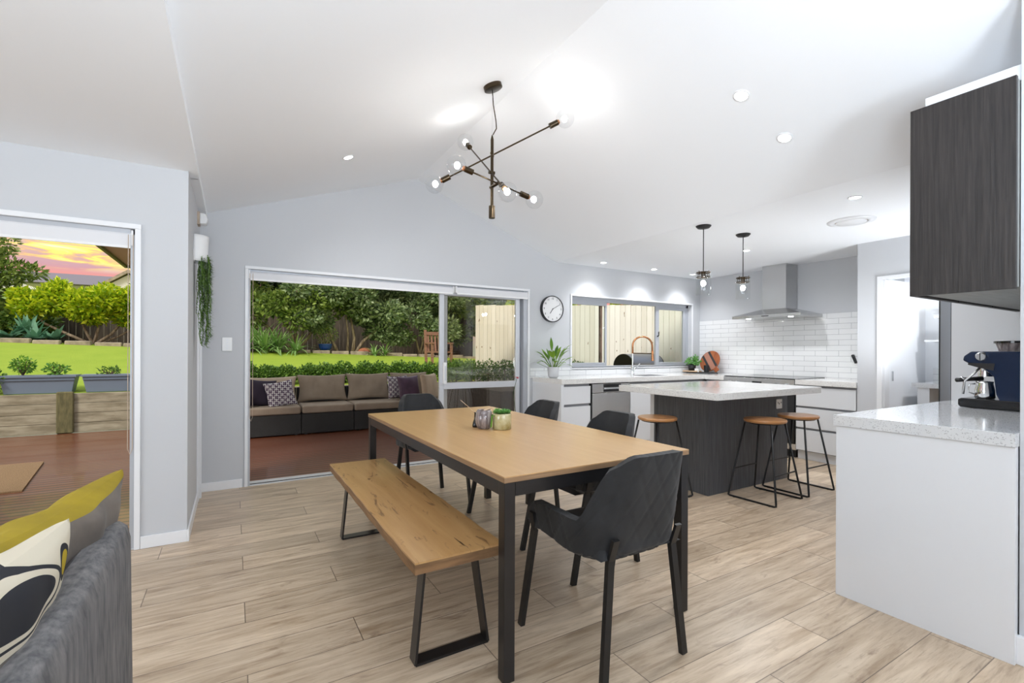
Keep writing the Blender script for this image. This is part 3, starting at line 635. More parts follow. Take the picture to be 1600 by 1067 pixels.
# clock
t = thing('wall_clock', 'round wall clock with black rim between the glass door and the kitchen window', 'clock', (3.43, 4.86, 1.755))
rc = .165
MB().lathe([(rc, 0), (rc, .045), (rc-.008, .048), (rc-.010, .04)], (3.43, 4.859, 1.755), 48, (0, -1, 0), cap=False).build('rim', 'black', t, auto=True)
MB().lathe([(rc-.008, .036), (.0, .0361)], (3.43, 4.859, 1.755), 48, (0, -1, 0), cap=False).build('dial', 'whiteplastic', t)
for k in range(1, 13):
    cu = bpy.data.curves.new('numeral', 'FONT'); cu.body = str(k); cu.size = .034; cu.align_x = 'CENTER'; cu.align_y = 'CENTER'; cu.extrude = .0004
    tmp = bpy.data.objects.new('n', cu); me = tmp.to_mesh().copy() if False else bpy.data.meshes.new_from_object(tmp); bpy.data.objects.remove(tmp)
    o = bpy.data.objects.new('numeral', me); me.materials.clear(); me.materials.append(M['frame']); C.objects.link(o); o.parent = t
    a = k*PI/6; o.location = (math.sin(a)*.128, -.0385, math.cos(a)*.128); o.rotation_euler = (PI/2, 0, 0)
def hand(a, L, w_): 
    dx, dz = math.sin(a), math.cos(a)
    MB().bar((3.43-dx*.01, 4.818, 1.755-dz*.01), (3.43+dx*L, 4.818, 1.755+dz*L), w_, .001, (dz, 0, -dx)).build('clock_hand', 'black', t)
hand(R(215), .07, .0035); hand(R(62), .115, .0022)
MB().lathe([(.006, 0), (.006, .004)], (3.43, 4.82, 1.755), 12, (0, -1, 0)).build('hub', 'black', t)

# leaves
def leaf(mb, base, d, L, wd, up=Vector((0, 0, 1)), bend=.3, seg=4, taper=None):
    base, d = Vector(base), Vector(d).normalized(); s_ = d.cross(up)
    s_ = s_.normalized() if s_.length > 1e-4 else Vector((1, 0, 0)); vv = []; p = base.copy(); dd = d.copy()
    for i in range(seg+1):
        t = i/seg; ww = wd*(math.sin(PI*min(1, t*.9+.08)) if taper is None else taper(t))
        vv += [p-s_*ww*.5, p+s_*ww*.5]
        p = p+dd*(L/seg); dd = (dd-Vector((0, 0, 1))*bend/seg).normalized()
    mb.add(vv, [(2*i, 2*i+1, 2*i+3, 2*i+2) for i in range(seg)])
def leafcloud(mb, rng, blobs, n, L, wd):
    wts = [b[1]**2 for b in blobs]
    for _ in range(n):
        c, r, sq = rng.choices(blobs, wts)[0]
        d = Vector((rng.gauss(0, 1), rng.gauss(0, 1), rng.gauss(0, 1))).normalized()
        rr = r*(rng.random()**.35); p = Vector(c)+Vector((d.x*rr, d.y*rr, d.z*rr*sq))
        dd = (d+Vector((rng.uniform(-1, 1), rng.uniform(-1, 1), rng.uniform(-.6, .8)))).normalized()
        u = Vector((rng.uniform(-1, 1), rng.uniform(-1, 1), rng.uniform(-.2, 1))).normalized(); s_ = dd.cross(u).normalized()
        l = L*rng.uniform(.6, 1.3); w_ = wd*rng.uniform(.6, 1.2)
        mb.add([p, p+dd*l*.45+s_*w_*.5, p+dd*l, p+dd*l*.45-s_*w_*.5], [(0, 1, 2, 3)])
    return mb

# potted peace lily on the worktop
rng = random.Random(3)
t = thing('potted_plant', 'leafy green plant in pale ceramic pot at the left end of the back worktop', 'plant', (3.30, 4.62, CT))
c0 = Vector((3.30, 4.62, CT))
MB().lathe([(.045, 0), (.062, .015), (.075, .125), (.07, .128), (.062, .11), (.0, .105)], c0, 28).build('pot', 'ceramic', t, smooth=True)
st = MB(); lv = MB()
for k in range(30):
    a = k*2.4; el = rng.uniform(.35, 1.35); L = rng.uniform(.12, .24)
    d = Vector((math.cos(a)*math.cos(el), math.sin(a)*math.cos(el)*.7, math.sin(el))); s0 = c0+Vector((math.cos(a)*.02, math.sin(a)*.02, .1)); s1 = s0+d*L*.55; s2 = s0+d*L
    st.tube([s0, s1, s2], .0025, 5); leaf(lv, s2, (d+Vector((0, 0, -.25*rng.random()))).normalized(), rng.uniform(.12, .19), rng.uniform(.035, .05), bend=rng.uniform(.5, 1.3), seg=5)
st.build('stems', 'leafK', t); lv.build('leaves', 'leafK', t, smooth=True)

# chopping board group in the corner
t = thing('round_paddle_board', 'round striped wooden paddle board leaning on the tiles', 'chopping board', (6.13, 4.56, CT))
def paddle():
    bc = Vector((6.135, 4.58, 1.09)); nx = Vector((-.93, 0, .36)).normalized(); uy = Vector((0, 1, 0)); uz = nx.cross(uy).normalized(); uz = uz if uz.z > 0 else -uz
    P_ = lambda a, b_, h=0: bc+uy*a+uz*b_+nx*h
    r = .165; th = .018
    d_ = MB(); d_.lathe([(r-.004, -th/2), (r, 0), (r-.004, th/2)], bc, 48, nx); d_.build('disc', 'board', t, auto=True)
    def stripe(off, wd, m_):
        q = Vector((math.cos(R(50)), math.sin(R(50)), 0)); n_ = Vector((-q.y, q.x, 0)); half = math.sqrt(max(0, (r-.006)**2-(abs(off)+wd/2)**2)); pp = []
        for s1, s2 in ((-1, -1), (1, -1), (1, 1), (-1, 1)): pp.append(n_*(off+s2*wd/2)+q*half*s1)
        MB().add([P_(p.x, p.y, h) for h in (th/2, th/2+.002) for p in pp], [(0, 1, 2, 3), (7, 6, 5, 4), (0, 4, 5, 1), (1, 5, 6, 2), (2, 6, 7, 3), (3, 7, 4, 0)]).build('inlay_stripe', m_, t)
    stripe(.055, .032, 'boardd'); stripe(-.055, .032, 'boardd'); stripe(0, .074, 'boardp')
    q = Vector((-math.cos(R(42)), -math.sin(R(42)), 0)); MB().bar(P_(*(q*r*.92).to_2d()), P_(*(q*(r+.065)).to_2d()), .035, th/2, nx.cross(uy*q.x+uz*q.y)).build('handle', 'board', t, bevel=.006)
paddle()
tag(box(5.88, 6.08, 4.40, 4.80, CT, CT+.018).build('serving_board', 'boardd', origin=(6.0, 4.6, CT), bevel=.004), 'thin dark serving board lying on the corner of the worktop', 'board')
tag(box(5.85, 5.98, 4.60, 4.84, CT+.019, CT+.037).build('wooden_board', 'oakslab', origin=(5.9, 4.7, CT+.019), bevel=.003), 'small pale wooden board on top of the dark serving board', 'board')
t = thing('herb_pot', 'small green herb plant in a black pot on the pale wooden board', 'plant', (5.93, 4.74, CT+.038))
c0 = Vector((5.925, 4.73, CT+.038)); MB().lathe([(.048, 0), (.060, .09), (.054, .09), (.05, .08), (0, .078)], c0, 24).build('pot', 'black', t, smooth=True)
leafcloud(MB(), rng, [(c0+Vector((0, 0, .14)), .075, .7), (c0+Vector((0, .06, .12)), .05, .7), (c0+Vector((0, -.06, .13)), .06, .8), (c0+Vector((0, -.07, .19)), .03, .8)], 260, .035, .028).build('leaves', 'leafS', t)
t = thing('black_mug', 'small black canister in front of the round paddle board', 'canister', (5.98, 4.52, CT+.019)); MB().lathe([(.036, 0), (.038, .10), (.034, .10), (.032, .01), (0, .01)], (5.98, 4.52, CT+.019), 24).build('body', 'black', t, auto=True)
tag(MB().prism([(4.585, CT+.0185), (4.65, CT+.0185), (4.65, CT+.07), (4.585, CT+.07)], 'x', 5.885, 5.892).box(5.885, 5.91, 4.6, 4.635, CT+.0185, CT+.022).build('white_card', 'whiteplastic', origin=(5.89, 4.62, CT+.019)), 'little white card propped on the dark serving board', 'card')

# pendants over the island
def pendant(x, y, label):
    t = thing('pendant_light', label, 'pendant light', (x, y, 1.73), group='jar pendants over the island')
    MB().lathe([(.065, 0), (.065, -.006), (.05, -.022), (.012, -.028)], (x, y, 2.3555), 28).build('ceiling_rose', 'black', t, auto=True)
    MB().tube([(x, y, 2.33), (x, y, 1.95)], .004, 8).build('rod', 'black', t)
    cg = MB()
    for zz in (1.935, 1.895):
        cg.tube([(x+.058*math.cos(a), y+.058*math.sin(a), zz) for a in [2*PI*k/24 for k in range(25)]], .005, 6)
    for a in (0, PI/2, PI, 3*PI/2): cg.tube([(x+.058*math.cos(a), y+.058*math.sin(a), 1.89), (x+.058*math.cos(a), y+.058*math.sin(a), 1.95)], .003, 6); cg.tube([(x, y, 1.945), (x+.058*math.cos(a), y+.058*math.sin(a), 1.935)], .003, 6)
    cg.build('cage', 'bronze', t); MB().lathe([(.02, 0), (.02, .055), (.008, .06)], (x, y, 1.885), 16).build('lamp_holder', 'bronze', t, auto=True)
    MB().lathe([(.058, .19), (.063, .18), (.063, .01), (.058, .0)], (x, y, 1.73), 28, cap=False).build('glass_shade', 'glassJ', t, smooth=True)
    MB().sphere((x, y, 1.84), .021, 16, (1, 1, 1.3)).build('bulb', 'filament', t, smooth=True)
pendant(3.629, 2.78, 'left jar pendant light with dark cage above the island'); pendant(4.209, 2.78, 'right jar pendant light with dark cage above the island')

# downlights
def downlight(x, y, z_, n_, label, pw=9, sp=150):
    t = thing('downlight', label, 'downlight', (x, y, z_)); n_ = Vector(n_).normalized(); p = Vector((x, y, z_))
    MB().lathe([(.046, -.002), (.046, .004), (.036, .006), (.034, -.001)], p, 28, n_, cap=False).build('ring', 'trim', t, smooth=True)
    MB().lathe([(.034, .0015), (.0, .0016)], p, 24, n_, cap=False).build('lens', 'lens', t)
    light('downlight_beam', 'SPOT', p+n_*.03, pw*1.8, (.95, .97, 1), spot_size=R(sp), spot_blend=.9, shadow_soft_size=.045, aim=n_)
nLr = Vector((.345, 0, -1)); nRr = Vector((-.386, 0, -1)); dn = (0, 0, -1)
downlight(.772, 3.86, zL(.772), nLr, 'downlight in the left ceiling slope nearest the back wall')
downlight(2.552, 1.70, zR(2.552), nRr, 'downlight in the right ceiling slope, farthest up the slope')
downlight(2.961, 1.679, zR(2.961), nRr, 'downlight lower on the right ceiling slope above the island')
downlight(3.896, 1.697, ZK, dn, 'downlight in the flat kitchen ceiling beside the round vent')
downlight(4.038, 4.572, ZK, dn, 'downlight above the left part of the kitchen window', 9, 125)
downlight(4.949, 4.578, ZK, dn, 'downlight above the right part of the kitchen window', 9, 125)
downlight(5.75, 4.58, ZK, dn, 'downlight in the kitchen ceiling corner near the hood', 8, 125)
for (x, y) in ((-1.6, 1.2), (-3.6, 1.2), (-1.6, -1.6), (-3.6, -1.6)): downlight(x, y, ZF, dn, 'added unseen downlight in the flat living-room ceiling, %s' % {(-1.6, 1.2): 'nearest the sofa', (-3.6, 1.2): 'beyond the sofa', (-1.6, -1.6): 'behind the camera', (-3.6, -1.6): 'far behind the sofa'}[(x, y)], 9)  # out-of-view lamps, added to light the living area
downlight(.7, -1.2, zL(.7), nLr, 'added downlight in the left slope, unseen behind the camera', 9); downlight(2.2, -1.6, zR(2.2), nRr, 'added downlight in the right slope, unseen behind the camera', 9)  # two more out-of-view lamps, added for room brightness
downlight(4.9, 3.2, ZK, dn, 'added downlight in the flat ceiling between pendants and hood', 20, 165); downlight(6.25, 1.5, ZK, dn, 'unseen downlight in the scullery ceiling', 15)  # first lamp added to lift the kitchen walls; the scullery one is unseen
# round ceiling vent
t = thing('ceiling_vent', 'round white ceiling vent in the flat kitchen ceiling', 'vent', (4.57, 2.02, ZK))
MB().lathe([(.175, 0), (.172, .008), (.125, .016), (.118, .002)], (4.57, 2.02, ZK), 48, (0, 0, -1), cap=False).build('outer_ring', 'trim', t, smooth=True)
MB().lathe([(.112, .012), (.108, .018), (0, .02)], (4.57, 2.02, ZK), 48, (0, 0, -1), cap=False).build('centre_disc', 'trim', t, smooth=True)
MB().lathe([(.119, .0015), (.0, .0016)], (4.57, 2.02, ZK), 48, (0, 0, -1), cap=False).build('slot', 'tan', t)

# chandelier
cx, cyy = 1.474, 2.77
t = thing('chandelier', 'dark bronze chandelier with three crossing arms and six clear globe bulbs', 'chandelier', (cx, cyy, 2.10))
MB().lathe([(.062, 0), (.062, .026), (.055, .030)], (cx, cyy, zL(cx)), 36, nLr).build('canopy', 'bronze', t, auto=True)
zt = zL(cx)-.03
MB().tube([(cx, cyy, zt), (cx+.008, cyy, zt-.10), (cx+.028, cyy, zt-.2), (cx+.032, cyy, zt-.25), (cx+.006, cyy, 2.66)], .0035, 8).build('cable', 'bronze', t, smooth=True)
MB().tube([(cx, cyy, zt), (cx, cyy, 2.64)], .0012, 5).build('suspension_wire', 'chrome', t)
MB().lathe([(.004, .55), (.0105, .52), (.0105, .08), (.021, .08), (.021, .0), (.018, 0)], (cx, cyy, 2.105), 20).build('stem', 'bronze', t, auto=True)
BL = [((1.891, 2.524, 2.769), (1.157, 2.993, 2.339), 2.555), ((1.492, 3.232, 2.790), (1.454, 2.527, 2.205), 2.455), ((1.181, 2.688, 2.370), (1.768, 2.705, 2.259), 2.335)]
for A, B, zz in BL:
    A, B = Vector(A), Vector(B); d_ = (B-A).normalized()
    arm = MB().tube([A+d_*.07, B-d_*.07], .0052, 10).build('arm', 'bronze', t)
    S0 = Vector((cx, cyy, 0)); ab = B-A
    tt = max(0, min(1, ((S0-A).to_2d().dot(ab.to_2d()))/ab.to_2d().length_squared)); Q = A+ab*tt
    MB().tube([Vector((cx, cyy, Q.z))-(Q-Vector((cx, cyy, Q.z))).normalized()*.018, Q+(Q-Vector((cx, cyy, Q.z))).normalized()*.016], .0115, 14).build('clamp', 'bronze', arm, auto=True)
    for P0, s_ in ((A, 1), (B, -1)):
        dr = d_*s_
        MB().tube([P0+dr*.055, P0+dr*.115], .0185, 18).build('lamp_holder', 'bronze', arm, auto=True)
        MB().tube([P0+dr*.045, P0+dr*.06], .014, 14).build('bulb_cap', 'copper', arm)
        bb = MB().sphere(P0, .06, 28).build('globe_bulb', 'glass', arm, smooth=True)
        MB().sphere(P0+dr*.006, .019, 14, (1, 1, 1.15)).build('filament', 'filament', bb, smooth=True)

# ------------------------------------------------------------ dining table
t = thing('dining_table', 'large oak-topped dining table on dark square steel legs', 'table', (1.353, 2.51, 0))
TX0, TX1, TY0, TY1 = .853, 1.856, 1.497, 3.52
box(TX0, TX1, TY0, TY1, .757, .762).build('tabletop', 'table', t, bevel=.001); box(TX0, TX1, TY0, TY1, .738, .757).build('top_edge', 'tedge', t, bevel=.001)
a_ = MB(); z0, z1 = .685, .738
a_.box(TX0+.004, TX0+.05, TY0+.05, TY1-.05, z0, z1); a_.box(TX1-.05, TX1-.004, TY0+.05, TY1-.05, z0, z1); a_.box(TX0+.05, TX1-.05, TY0+.004, TY0+.05, z0, z1); a_.box(TX0+.05, TX1-.05, TY1-.05, TY1-.004, z0, z1)
a_.build('apron', 'frame', t)
for x in (TX0+.002, TX1-.048):
    for y in (TY0+.002, TY1-.048): box(x, x+.046, y, y+.046, 0, .738).build('leg', 'frame', t, bevel=.002)
# bench
t = thing('dining_bench', 'rustic oak slab bench on black trapezoid steel legs along the table', 'bench', (.74, 2.49, 0))
sl = MB(); k = 60
def be(i, s_):
    y = 1.628+(3.345-1.628)*i/k; wv = .0012*math.sin(y*5+s_)+.0012*math.sin(y*23+2*s_); return y, wv
tv = [(.56+be(i, 1)[1], be(i, 1)[0]) for i in range(k+1)]+[(.925+be(i, 3)[1], be(i, 3)[0]) for i in range(k, -1, -1)]
MB().prism(tv, 'z', .455, .462).build('slab_face', 'benchw', t); MB().prism(tv, 'z', .418, .455).build('slab_edge', 'bedge', t)
for yy in (1.785, 3.205):
    lg = MB(); w_ = .03
    P4 = [(.65, yy, .412), (.61, yy, .006), (.925, yy, .006), (.865, yy, .412)]
    for a, b_ in ((0, 1), (1, 2), (2, 3), (3, 0)): lg.bar(P4[a], P4[b_], w_, .005)
    lg.build('leg', 'frame', t)

# ------------------------------------------------------------ dining chairs
def make_chair():
    t = thing('dining_chair', 'x', 'chair', (0, 0, 0), group='quilted charcoal dining chairs')
    hw, yb, yf, rc_ = .235, -.235, .20, .15
    # plan path of the wrap-around shell
    path = []
    for i in range(9): path.append(Vector((-hw, yf-(yf-(yb+rc_))*i/9, 0)))
    for i in range(9): a = PI+PI/2*i/9; path.append(Vector((-hw+rc_+rc_*math.cos(a), yb+rc_+rc_*math.sin(a), 0)))
    for i in range(9): path.append(Vector((-hw+rc_+(2*hw-2*rc_)*i/9, yb, 0)))
    for i in range(9): a = -PI/2+PI/2*i/9; path.append(Vector((hw-rc_+rc_*math.cos(a), yb+rc_+rc_*math.sin(a), 0)))
    for i in range(10): path.append(Vector((hw, yb+rc_+(yf-(yb+rc_))*i/9, 0)))
    # arclength resample
    L = [0]
    for a, b_ in zip(path, path[1:]): L.append(L[-1]+(b_-a).length)
    T = L[-1]; NU, NVv = 132, 44
    def at(s_):
        s_ *= T
        for i in range(len(L)-1):
            if L[i+1] >= s_-1e-9: f_ = (s_-L[i])/(L[i+1]-L[i]); p = path[i].lerp(path[i+1], f_); d = (path[i+1]-path[i]).normalized(); return p, Vector((d.y, -d.x, 0))
        return path[-1], Vector((1, 0, 0))
    def smooth(a, b_, x): x = max(0, min(1, (x-a)/(b_-a))); return x*x*(3-2*x)
    def surf(off):
        def fn(u, v):
            p, nn = at(u); nn = -nn if nn.dot(Vector((p.x, p.y-.02, 0))) < 0 else nn
            m_ = abs(u-.5)*T                      # distance from centre of the back
            zb = .43+.012*smooth(.0, .5, m_)*0; k_ = 1-smooth(.205, .285, m_)
            corner = .055*smooth(.10, .215, m_)**2.2 if k_ > 0 else 0
            tip = .05*smooth(T*.5-.06, T*.5, m_)**2
            zt_ = .582+(.262)*k_-corner*k_-tip; zb += tip*.6+.02*smooth(.3, .5, m_)
            zz = zb+(zt_-zb)*v
            lean = .085*max(0, (zz-.50))/.34*(1-smooth(.12, .34, m_)*.65)
            tuck = -.045*(1-smooth(0, .18, v if zt_ < .65 else v*1.8))
            narrow = (1-.16*max(0, (zz-.58))/.26) if k_ > 0 else 1
            q = p+nn*(off+tuck)+Vector((0, -lean, 0)); q.x *= narrow
            a1 = (u*T+zz*.62)/.098; a2 = (u*T-zz*.62)/.098
            g = min(abs(a1-round(a1)), abs(a2-round(a2))); gr = -.0042*math.exp(-(g/.055)**2) if off > 0 else 0
            edge_ = .5*(1-abs(2*v-1)**8)
            q += nn*(gr*(1 if off > 0 else 0)); return Vector((q.x, q.y, zz))
        return fn
    NU1 = NU+1; o_ = MB(); o_.grid(surf(.018), NU, NVv); nv0 = len(o_.v); o_.grid(surf(-.022), NU, NVv)
    def rim(idx):
        for a, b_ in zip(idx, idx[1:]): o_.f.append((a, b_, b_+nv0, a+nv0))
    rim([NVv*NU1+i for i in range(NU1)]); rim([i for i in range(NU1)]); rim([j*NU1 for j in range(NVv+1)]); rim([j*NU1+NU for j in range(NVv+1)])
    sh = o_.build('shell', 'fabric', t, local=True, smooth=True)
    dd = sh.modifiers.new('b', 'BEVEL'); dd.width = .014; dd.segments = 4; dd.limit_method = 'ANGLE'; dd.angle_limit = R(50)
    s_ = MB()
    def seat(u, v):
        x = (u*2-1); y = (v*2-1); e = (1-abs(x)**6)*(1-abs(y)**6)
        return Vector((x*.212, -.015+y*.225, .455+.05*max(0, e)**.35))
    s_.grid(seat, 26, 26); 
    s_.box(-.195, .195, -.19, .19, .445, .462)
    s_.build('seat', 'fabric', t, local=True, smooth=True)
    for sx, sy in ((-1, 1), (1, 1), (-1, -1), (1, -1)):
        if sy > 0: top = Vector((sx*.262, .145, .535)); kn = Vector((sx*.245, .15, .45)); bt = Vector((sx*.252, .245, .0))
        else: top = Vector((sx*.165, -.267, .535)); kn = Vector((sx*.165, -.235, .44)); bt = Vector((sx*.212, -.255, .0))
        l_ = MB(); sd = (0, 1, 0) if sy > 0 else (1, 0, 0)
        l_.bar(top, kn, .015, .006, sd); l_.bar(kn+Vector((0, 0, .01)), bt, .015, .010, sd); l_.build('leg', 'black', t, local=True)
    return t
ch = make_chair()
ch.location = (1.365, 1.552, 0); ch['label'] = 'charcoal quilted armchair at the near end of the table, its back to the viewer'
dup(ch, (1.78, 2.215, 0), PI/2, 'charcoal quilted armchair on the kitchen side of the table, nearer of two')
dup(ch, (1.78, 2.985, 0), PI/2, 'charcoal quilted armchair on the kitchen side of the table, farther of two')
dup(ch, (1.40, 3.70, 0), PI, 'charcoal quilted armchair at the far end of the table by the open doorway')

# ------------------------------------------------------------ bar stools
def make_stool(seatmat):
    t = thing('bar_stool', 'x', 'stool', (0, 0, 0), group='round timber bar stools at the island')
    MB().lathe([(.148, .636), (.162, .642), (.165, .655), (.160, .664), (0, .666)], (0, 0, 0), 40).build('seat', seatmat, t, local=True, auto=True)
    MB().tube([(.13*math.cos(a), .13*math.sin(a), .632) for a in [2*PI*k/24 for k in range(25)]], .006, 8).build('seat_ring', 'black', t, local=True)
    for sx in (-1, 1):
        X = sx*.205; Xt = sx*.11; l_ = MB()
        pts = [(Xt, -.11, .632), (X*.985, -.198, .03), (X, -.200, .012), (X, -.185, .007), (X, .185, .007), (X, .200, .012), (X*.985, .198, .03), (Xt, .11, .632)]
        l_.tube(pts, .0082, 8); l_.build('leg_loop', 'black', t, local=True, smooth=True)
        for yy in (-1, 1): MB().lathe([(.011, 0), (.011, .006)], (X, yy*.15, 0), 10).build('foot_pad', 'black', t, local=True)
    for sy in (-1, 1):
        k_ = (.632-.235)/.602; x_ = .11+(.202-.11)*k_; y_ = .11+(.198-.11)*k_
        MB().tube([(-x_, sy*y_, .235), (x_, sy*y_, .235)], .006, 8).build('footrest', 'black', t, local=True)
    return t
s1 = make_stool('seat'); s1.location = (3.86, 2.345, 0); s1.rotation_euler = (0, 0, R(3)); s1['label'] = 'round timber bar stool at the island, middle of the three'
dup(s1, (4.375, 2.35, 0), 0, 'round timber bar stool at the island, rightmost of the three')
s2 = dup(s1, (3.155, 2.875, 0), PI/2, 'round timber bar stool left of the island, nearest the dining table')

# ------------------------------------------------------------ table-top jars
t = thing('smoky_jar', 'smoky ribbed glass jar on the dining table, left of the cream jar', 'jar', (1.29, 2.50, .762)); jx, jy = 1.285, 2.505
MB().lathe([(.030, 0), (.040, .008), (.050, .035), (.052, .06), (.047, .10), (.040, .112), (.036, .112), (.040, .1), (.04, .09), (0, .09)], (jx, jy, .762), 32).build('body', 'smoke', t, smooth=True)
sn = MB().lathe([(.012, .0), (.018, .012), (.0, .026)], (jx-.008, jy, .853), 12); sn.build('ornament', 'barkd', t, smooth=True)
MB().tube([(jx+.0, jy, .868), (jx+.05, jy-.01, .885)], [.008, .004], 8).build('twig', 'oakslab', t)
t = thing('cream_jar', 'square-shouldered cream glass jar with green succulents on the dining table', 'jar', (1.37, 2.42, .762)); jx, jy = 1.372, 2.44
MB().lathe([(.050, 0), (.055, .004), (.055, .088), (.052, .094), (.048, .09), (.046, .08), (0, .078)], (jx, jy, .762), 40).build('body', 'jarc', t, smooth=True)
sc_ = MB()
for k in range(34):
    a = k*2.4; r = .045*math.sqrt(k/34); c0 = Vector((jx+r*math.cos(a), jy+r*math.sin(a), .85+.016*rng.random()))
    for q in range(8):
        b_ = q*PI/4+k; d = Vector((math.cos(b_), math.sin(b_), rng.uniform(.4, 1.6))); leaf(sc_, c0, d, .026, .013, bend=.2, seg=2)
sc_.build('succulents', 'leafS', t)
tr = MB()
for k in range(5): a = rng.uniform(2.3, 3.3); p0 = Vector((jx+.04*math.cos(a), jy+.05*math.sin(a), .85)); tr.tube([p0, p0+Vector((math.cos(a)*.03, math.sin(a)*.03, -.01)), p0+Vector((math.cos(a)*.035, math.sin(a)*.035, -.05-.03*rng.random()))], .0035, 5)
tr.build('trailing_stems', 'leafB', t)
t = thing('black_bottle', 'tiny black bottle with a twig behind the smoky jar', 'bottle', (1.26, 2.56, .762)); bx_, by_ = 1.262, 2.575
MB().lathe([(.016, 0), (.018, .01), (.014, .03), (.007, .05), (.005, .085), (.008, .09), (0, .091)], (bx_, by_, .762), 14).build('body', 'blackgloss', t, smooth=True)
MB().tube([(bx_, by_, .85), (bx_-.03, by_+.02, .88), (bx_-.075, by_+.05, .925)], .0015, 5).build('twig', 'oakslab', t)

# potted red flower by the glass door
t = thing('potted_anthurium', 'red flower on a tall thin stem in a pot by the glass door', 'plant', (2.72, 4.55, 0)); px_, py_ = 2.72, 4.55
MB().lathe([(.07, 0), (.09, .17), (.08, .17), (.078, .15), (0, .15)], (px_, py_, 0), 24).build('pot', 'ceramic', t, smooth=True)
MB().tube([(px_, py_, .15), (px_+.02, py_, .5), (px_-.02, py_, .75), (px_+.03, py_, .93)], .003, 6).build('stem', 'leafdark', t, smooth=True)
fl = MB()
for k in range(7): a = k*.9; leaf(fl, (px_+.03, py_, .93), (math.cos(a), math.sin(a), rng.uniform(-.2, .6)), .045, .03, bend=.6, seg=3)
fl.build('petals', 'red', t)

# ------------------------------------------------------------ coffee machine (front faces north, we see its west side)
X0, X1 = 3.65, 3.96
t = thing('coffee_machine', 'midnight blue espresso machine with black drip tray on the bench', 'coffee machine', (3.8, .86, .907))
b = MB(); b.prism([(.60, .945), (.875, .945), (.895, .99), (.905, 1.09), (.965, 1.155), (1.012, 1.165), (1.035, 1.18), (1.03, 1.205), (1.0, 1.232), (.60, 1.232)], 'x', X0, X1); b.build('body', 'bluecoat', t, bevel=.008, seg=3)
MB().prism([(.60, .909), (1.045, .909), (1.055, .92), (1.055, .955), (1.04, .962), (.60, .962)], 'x', X0-.002, X1+.002).build('drip_tray', 'blackgloss', t, bevel=.006)
MB().prism([(.905, 1.125), (.965, 1.14), (1.01, 1.155), (1.01, 1.165), (.9, 1.165)], 'x', X0-.004, X1+.004).build('trim_band', 'frame', t)
kb = MB().lathe([(.027, 0), (.027, .004), (.022, .014), (.020, .016)], (X0-.002, .955, 1.203), 28, (-1, 0, 0)).build('dial', 'chrome', t, auto=True); box(X0-.022, X0-.016, .953, .957, 1.183, 1.223).build('dial_mark', 'black', kb)
MB().lathe([(.035, 0), (.033, .03), (.028, .035)], (X0+.11, .965, 1.088), 24).lathe([(.035, 0), (.033, .02)], (X0+.11, .965, 1.12), 24).build('group_head', 'chrome', t, auto=True)
MB().tube([(X0+.11, .98, 1.075), (X0+.06, 1.02, 1.07), (X0+.0, 1.06, 1.065)], [.014, .011, .013], 12).build('portafilter_handle', 'black', t, smooth=True)
MB().tube([(X0+.03, .96, 1.15), (X0+.02, .995, 1.10), (X0+.015, 1.03, 1.06), (X0+.01, 1.035, .985)], .006, 10).tube([(X0+.02, 1.03, 1.07), (X0+.02, 1.045, 1.08), (X0+.02, 1.055, 1.07)], .007, 8).build('steam_wand', 'steel', t, smooth=True)
MB().lathe([(.062, 0), (.075, .045), (.075, .05)], (X0+.16, .86, 1.233), 32).build('bean_hopper', 'smoke', t, auto=True); MB().lathe([(.083, 0), (.083, .012), (.02, .016), (.0, .016)], (X0+.16, .86, 1.279), 32).build('hopper_lid', 'blackgloss', t, auto=True)
box(X0+.02, X1-.02, .605, .80, 1.233, 1.262).build('cup_warmer', 'steel', t, bevel=.006)
t = thing('milk_jug', 'polished steel milk jug standing on the espresso machine tray', 'jug', (3.71, .985, .963))
MB().lathe([(.040, 0), (.044, .006), (.043, .05), (.036, .085), (.038, .098), (.035, .098), (.033, .085), (.040, .05), (.038, .012), (0, .01)], (X0+.06, .955, .963), 32).build('body', 'chrome', t, smooth=True)
MB().tube([(X0+.06, .995, 1.045), (X0+.05, 1.02, 1.04), (X0+.05, 1.022, .995), (X0+.06, .997, .985)], .004, 8).build('handle', 'chrome', t, smooth=True)

# ------------------------------------------------------------ small wall things
t = thing('motion_sensor', 'small white motion sensor high in the left corner of the room', 'sensor', (-.245, 4.55, 2.22))
MB().prism([(4.50, 2.225), (4.60, 2.225), (4.60, 2.325), (4.50, 2.325)], 'x', -.252, -.235).build('back_plate', 'cushl', t); MB().prism([(-.236, 2.23), (-.19, 2.235), (-.18, 2.27), (-.195, 2.315), (-.236, 2.32)], 'y', 4.505, 4.595).build('cover', 'whiteplastic', t, bevel=.008)
t = thing('light_switch', 'white four-gang light switch plate left of the doorway', 'switch', (-.048, 4.86, 1.275))
sw = box(-.086, -.010, 4.850, 4.859, 1.215, 1.335).build('plate', 'whiteplastic', t, bevel=.003)
for k in range(4): MB().lathe([(.009, 0), (.009, .003)], (-.048, 4.850, 1.238+k*.025), 16, (0, -1, 0)).build('switch_button', 'trim', sw)
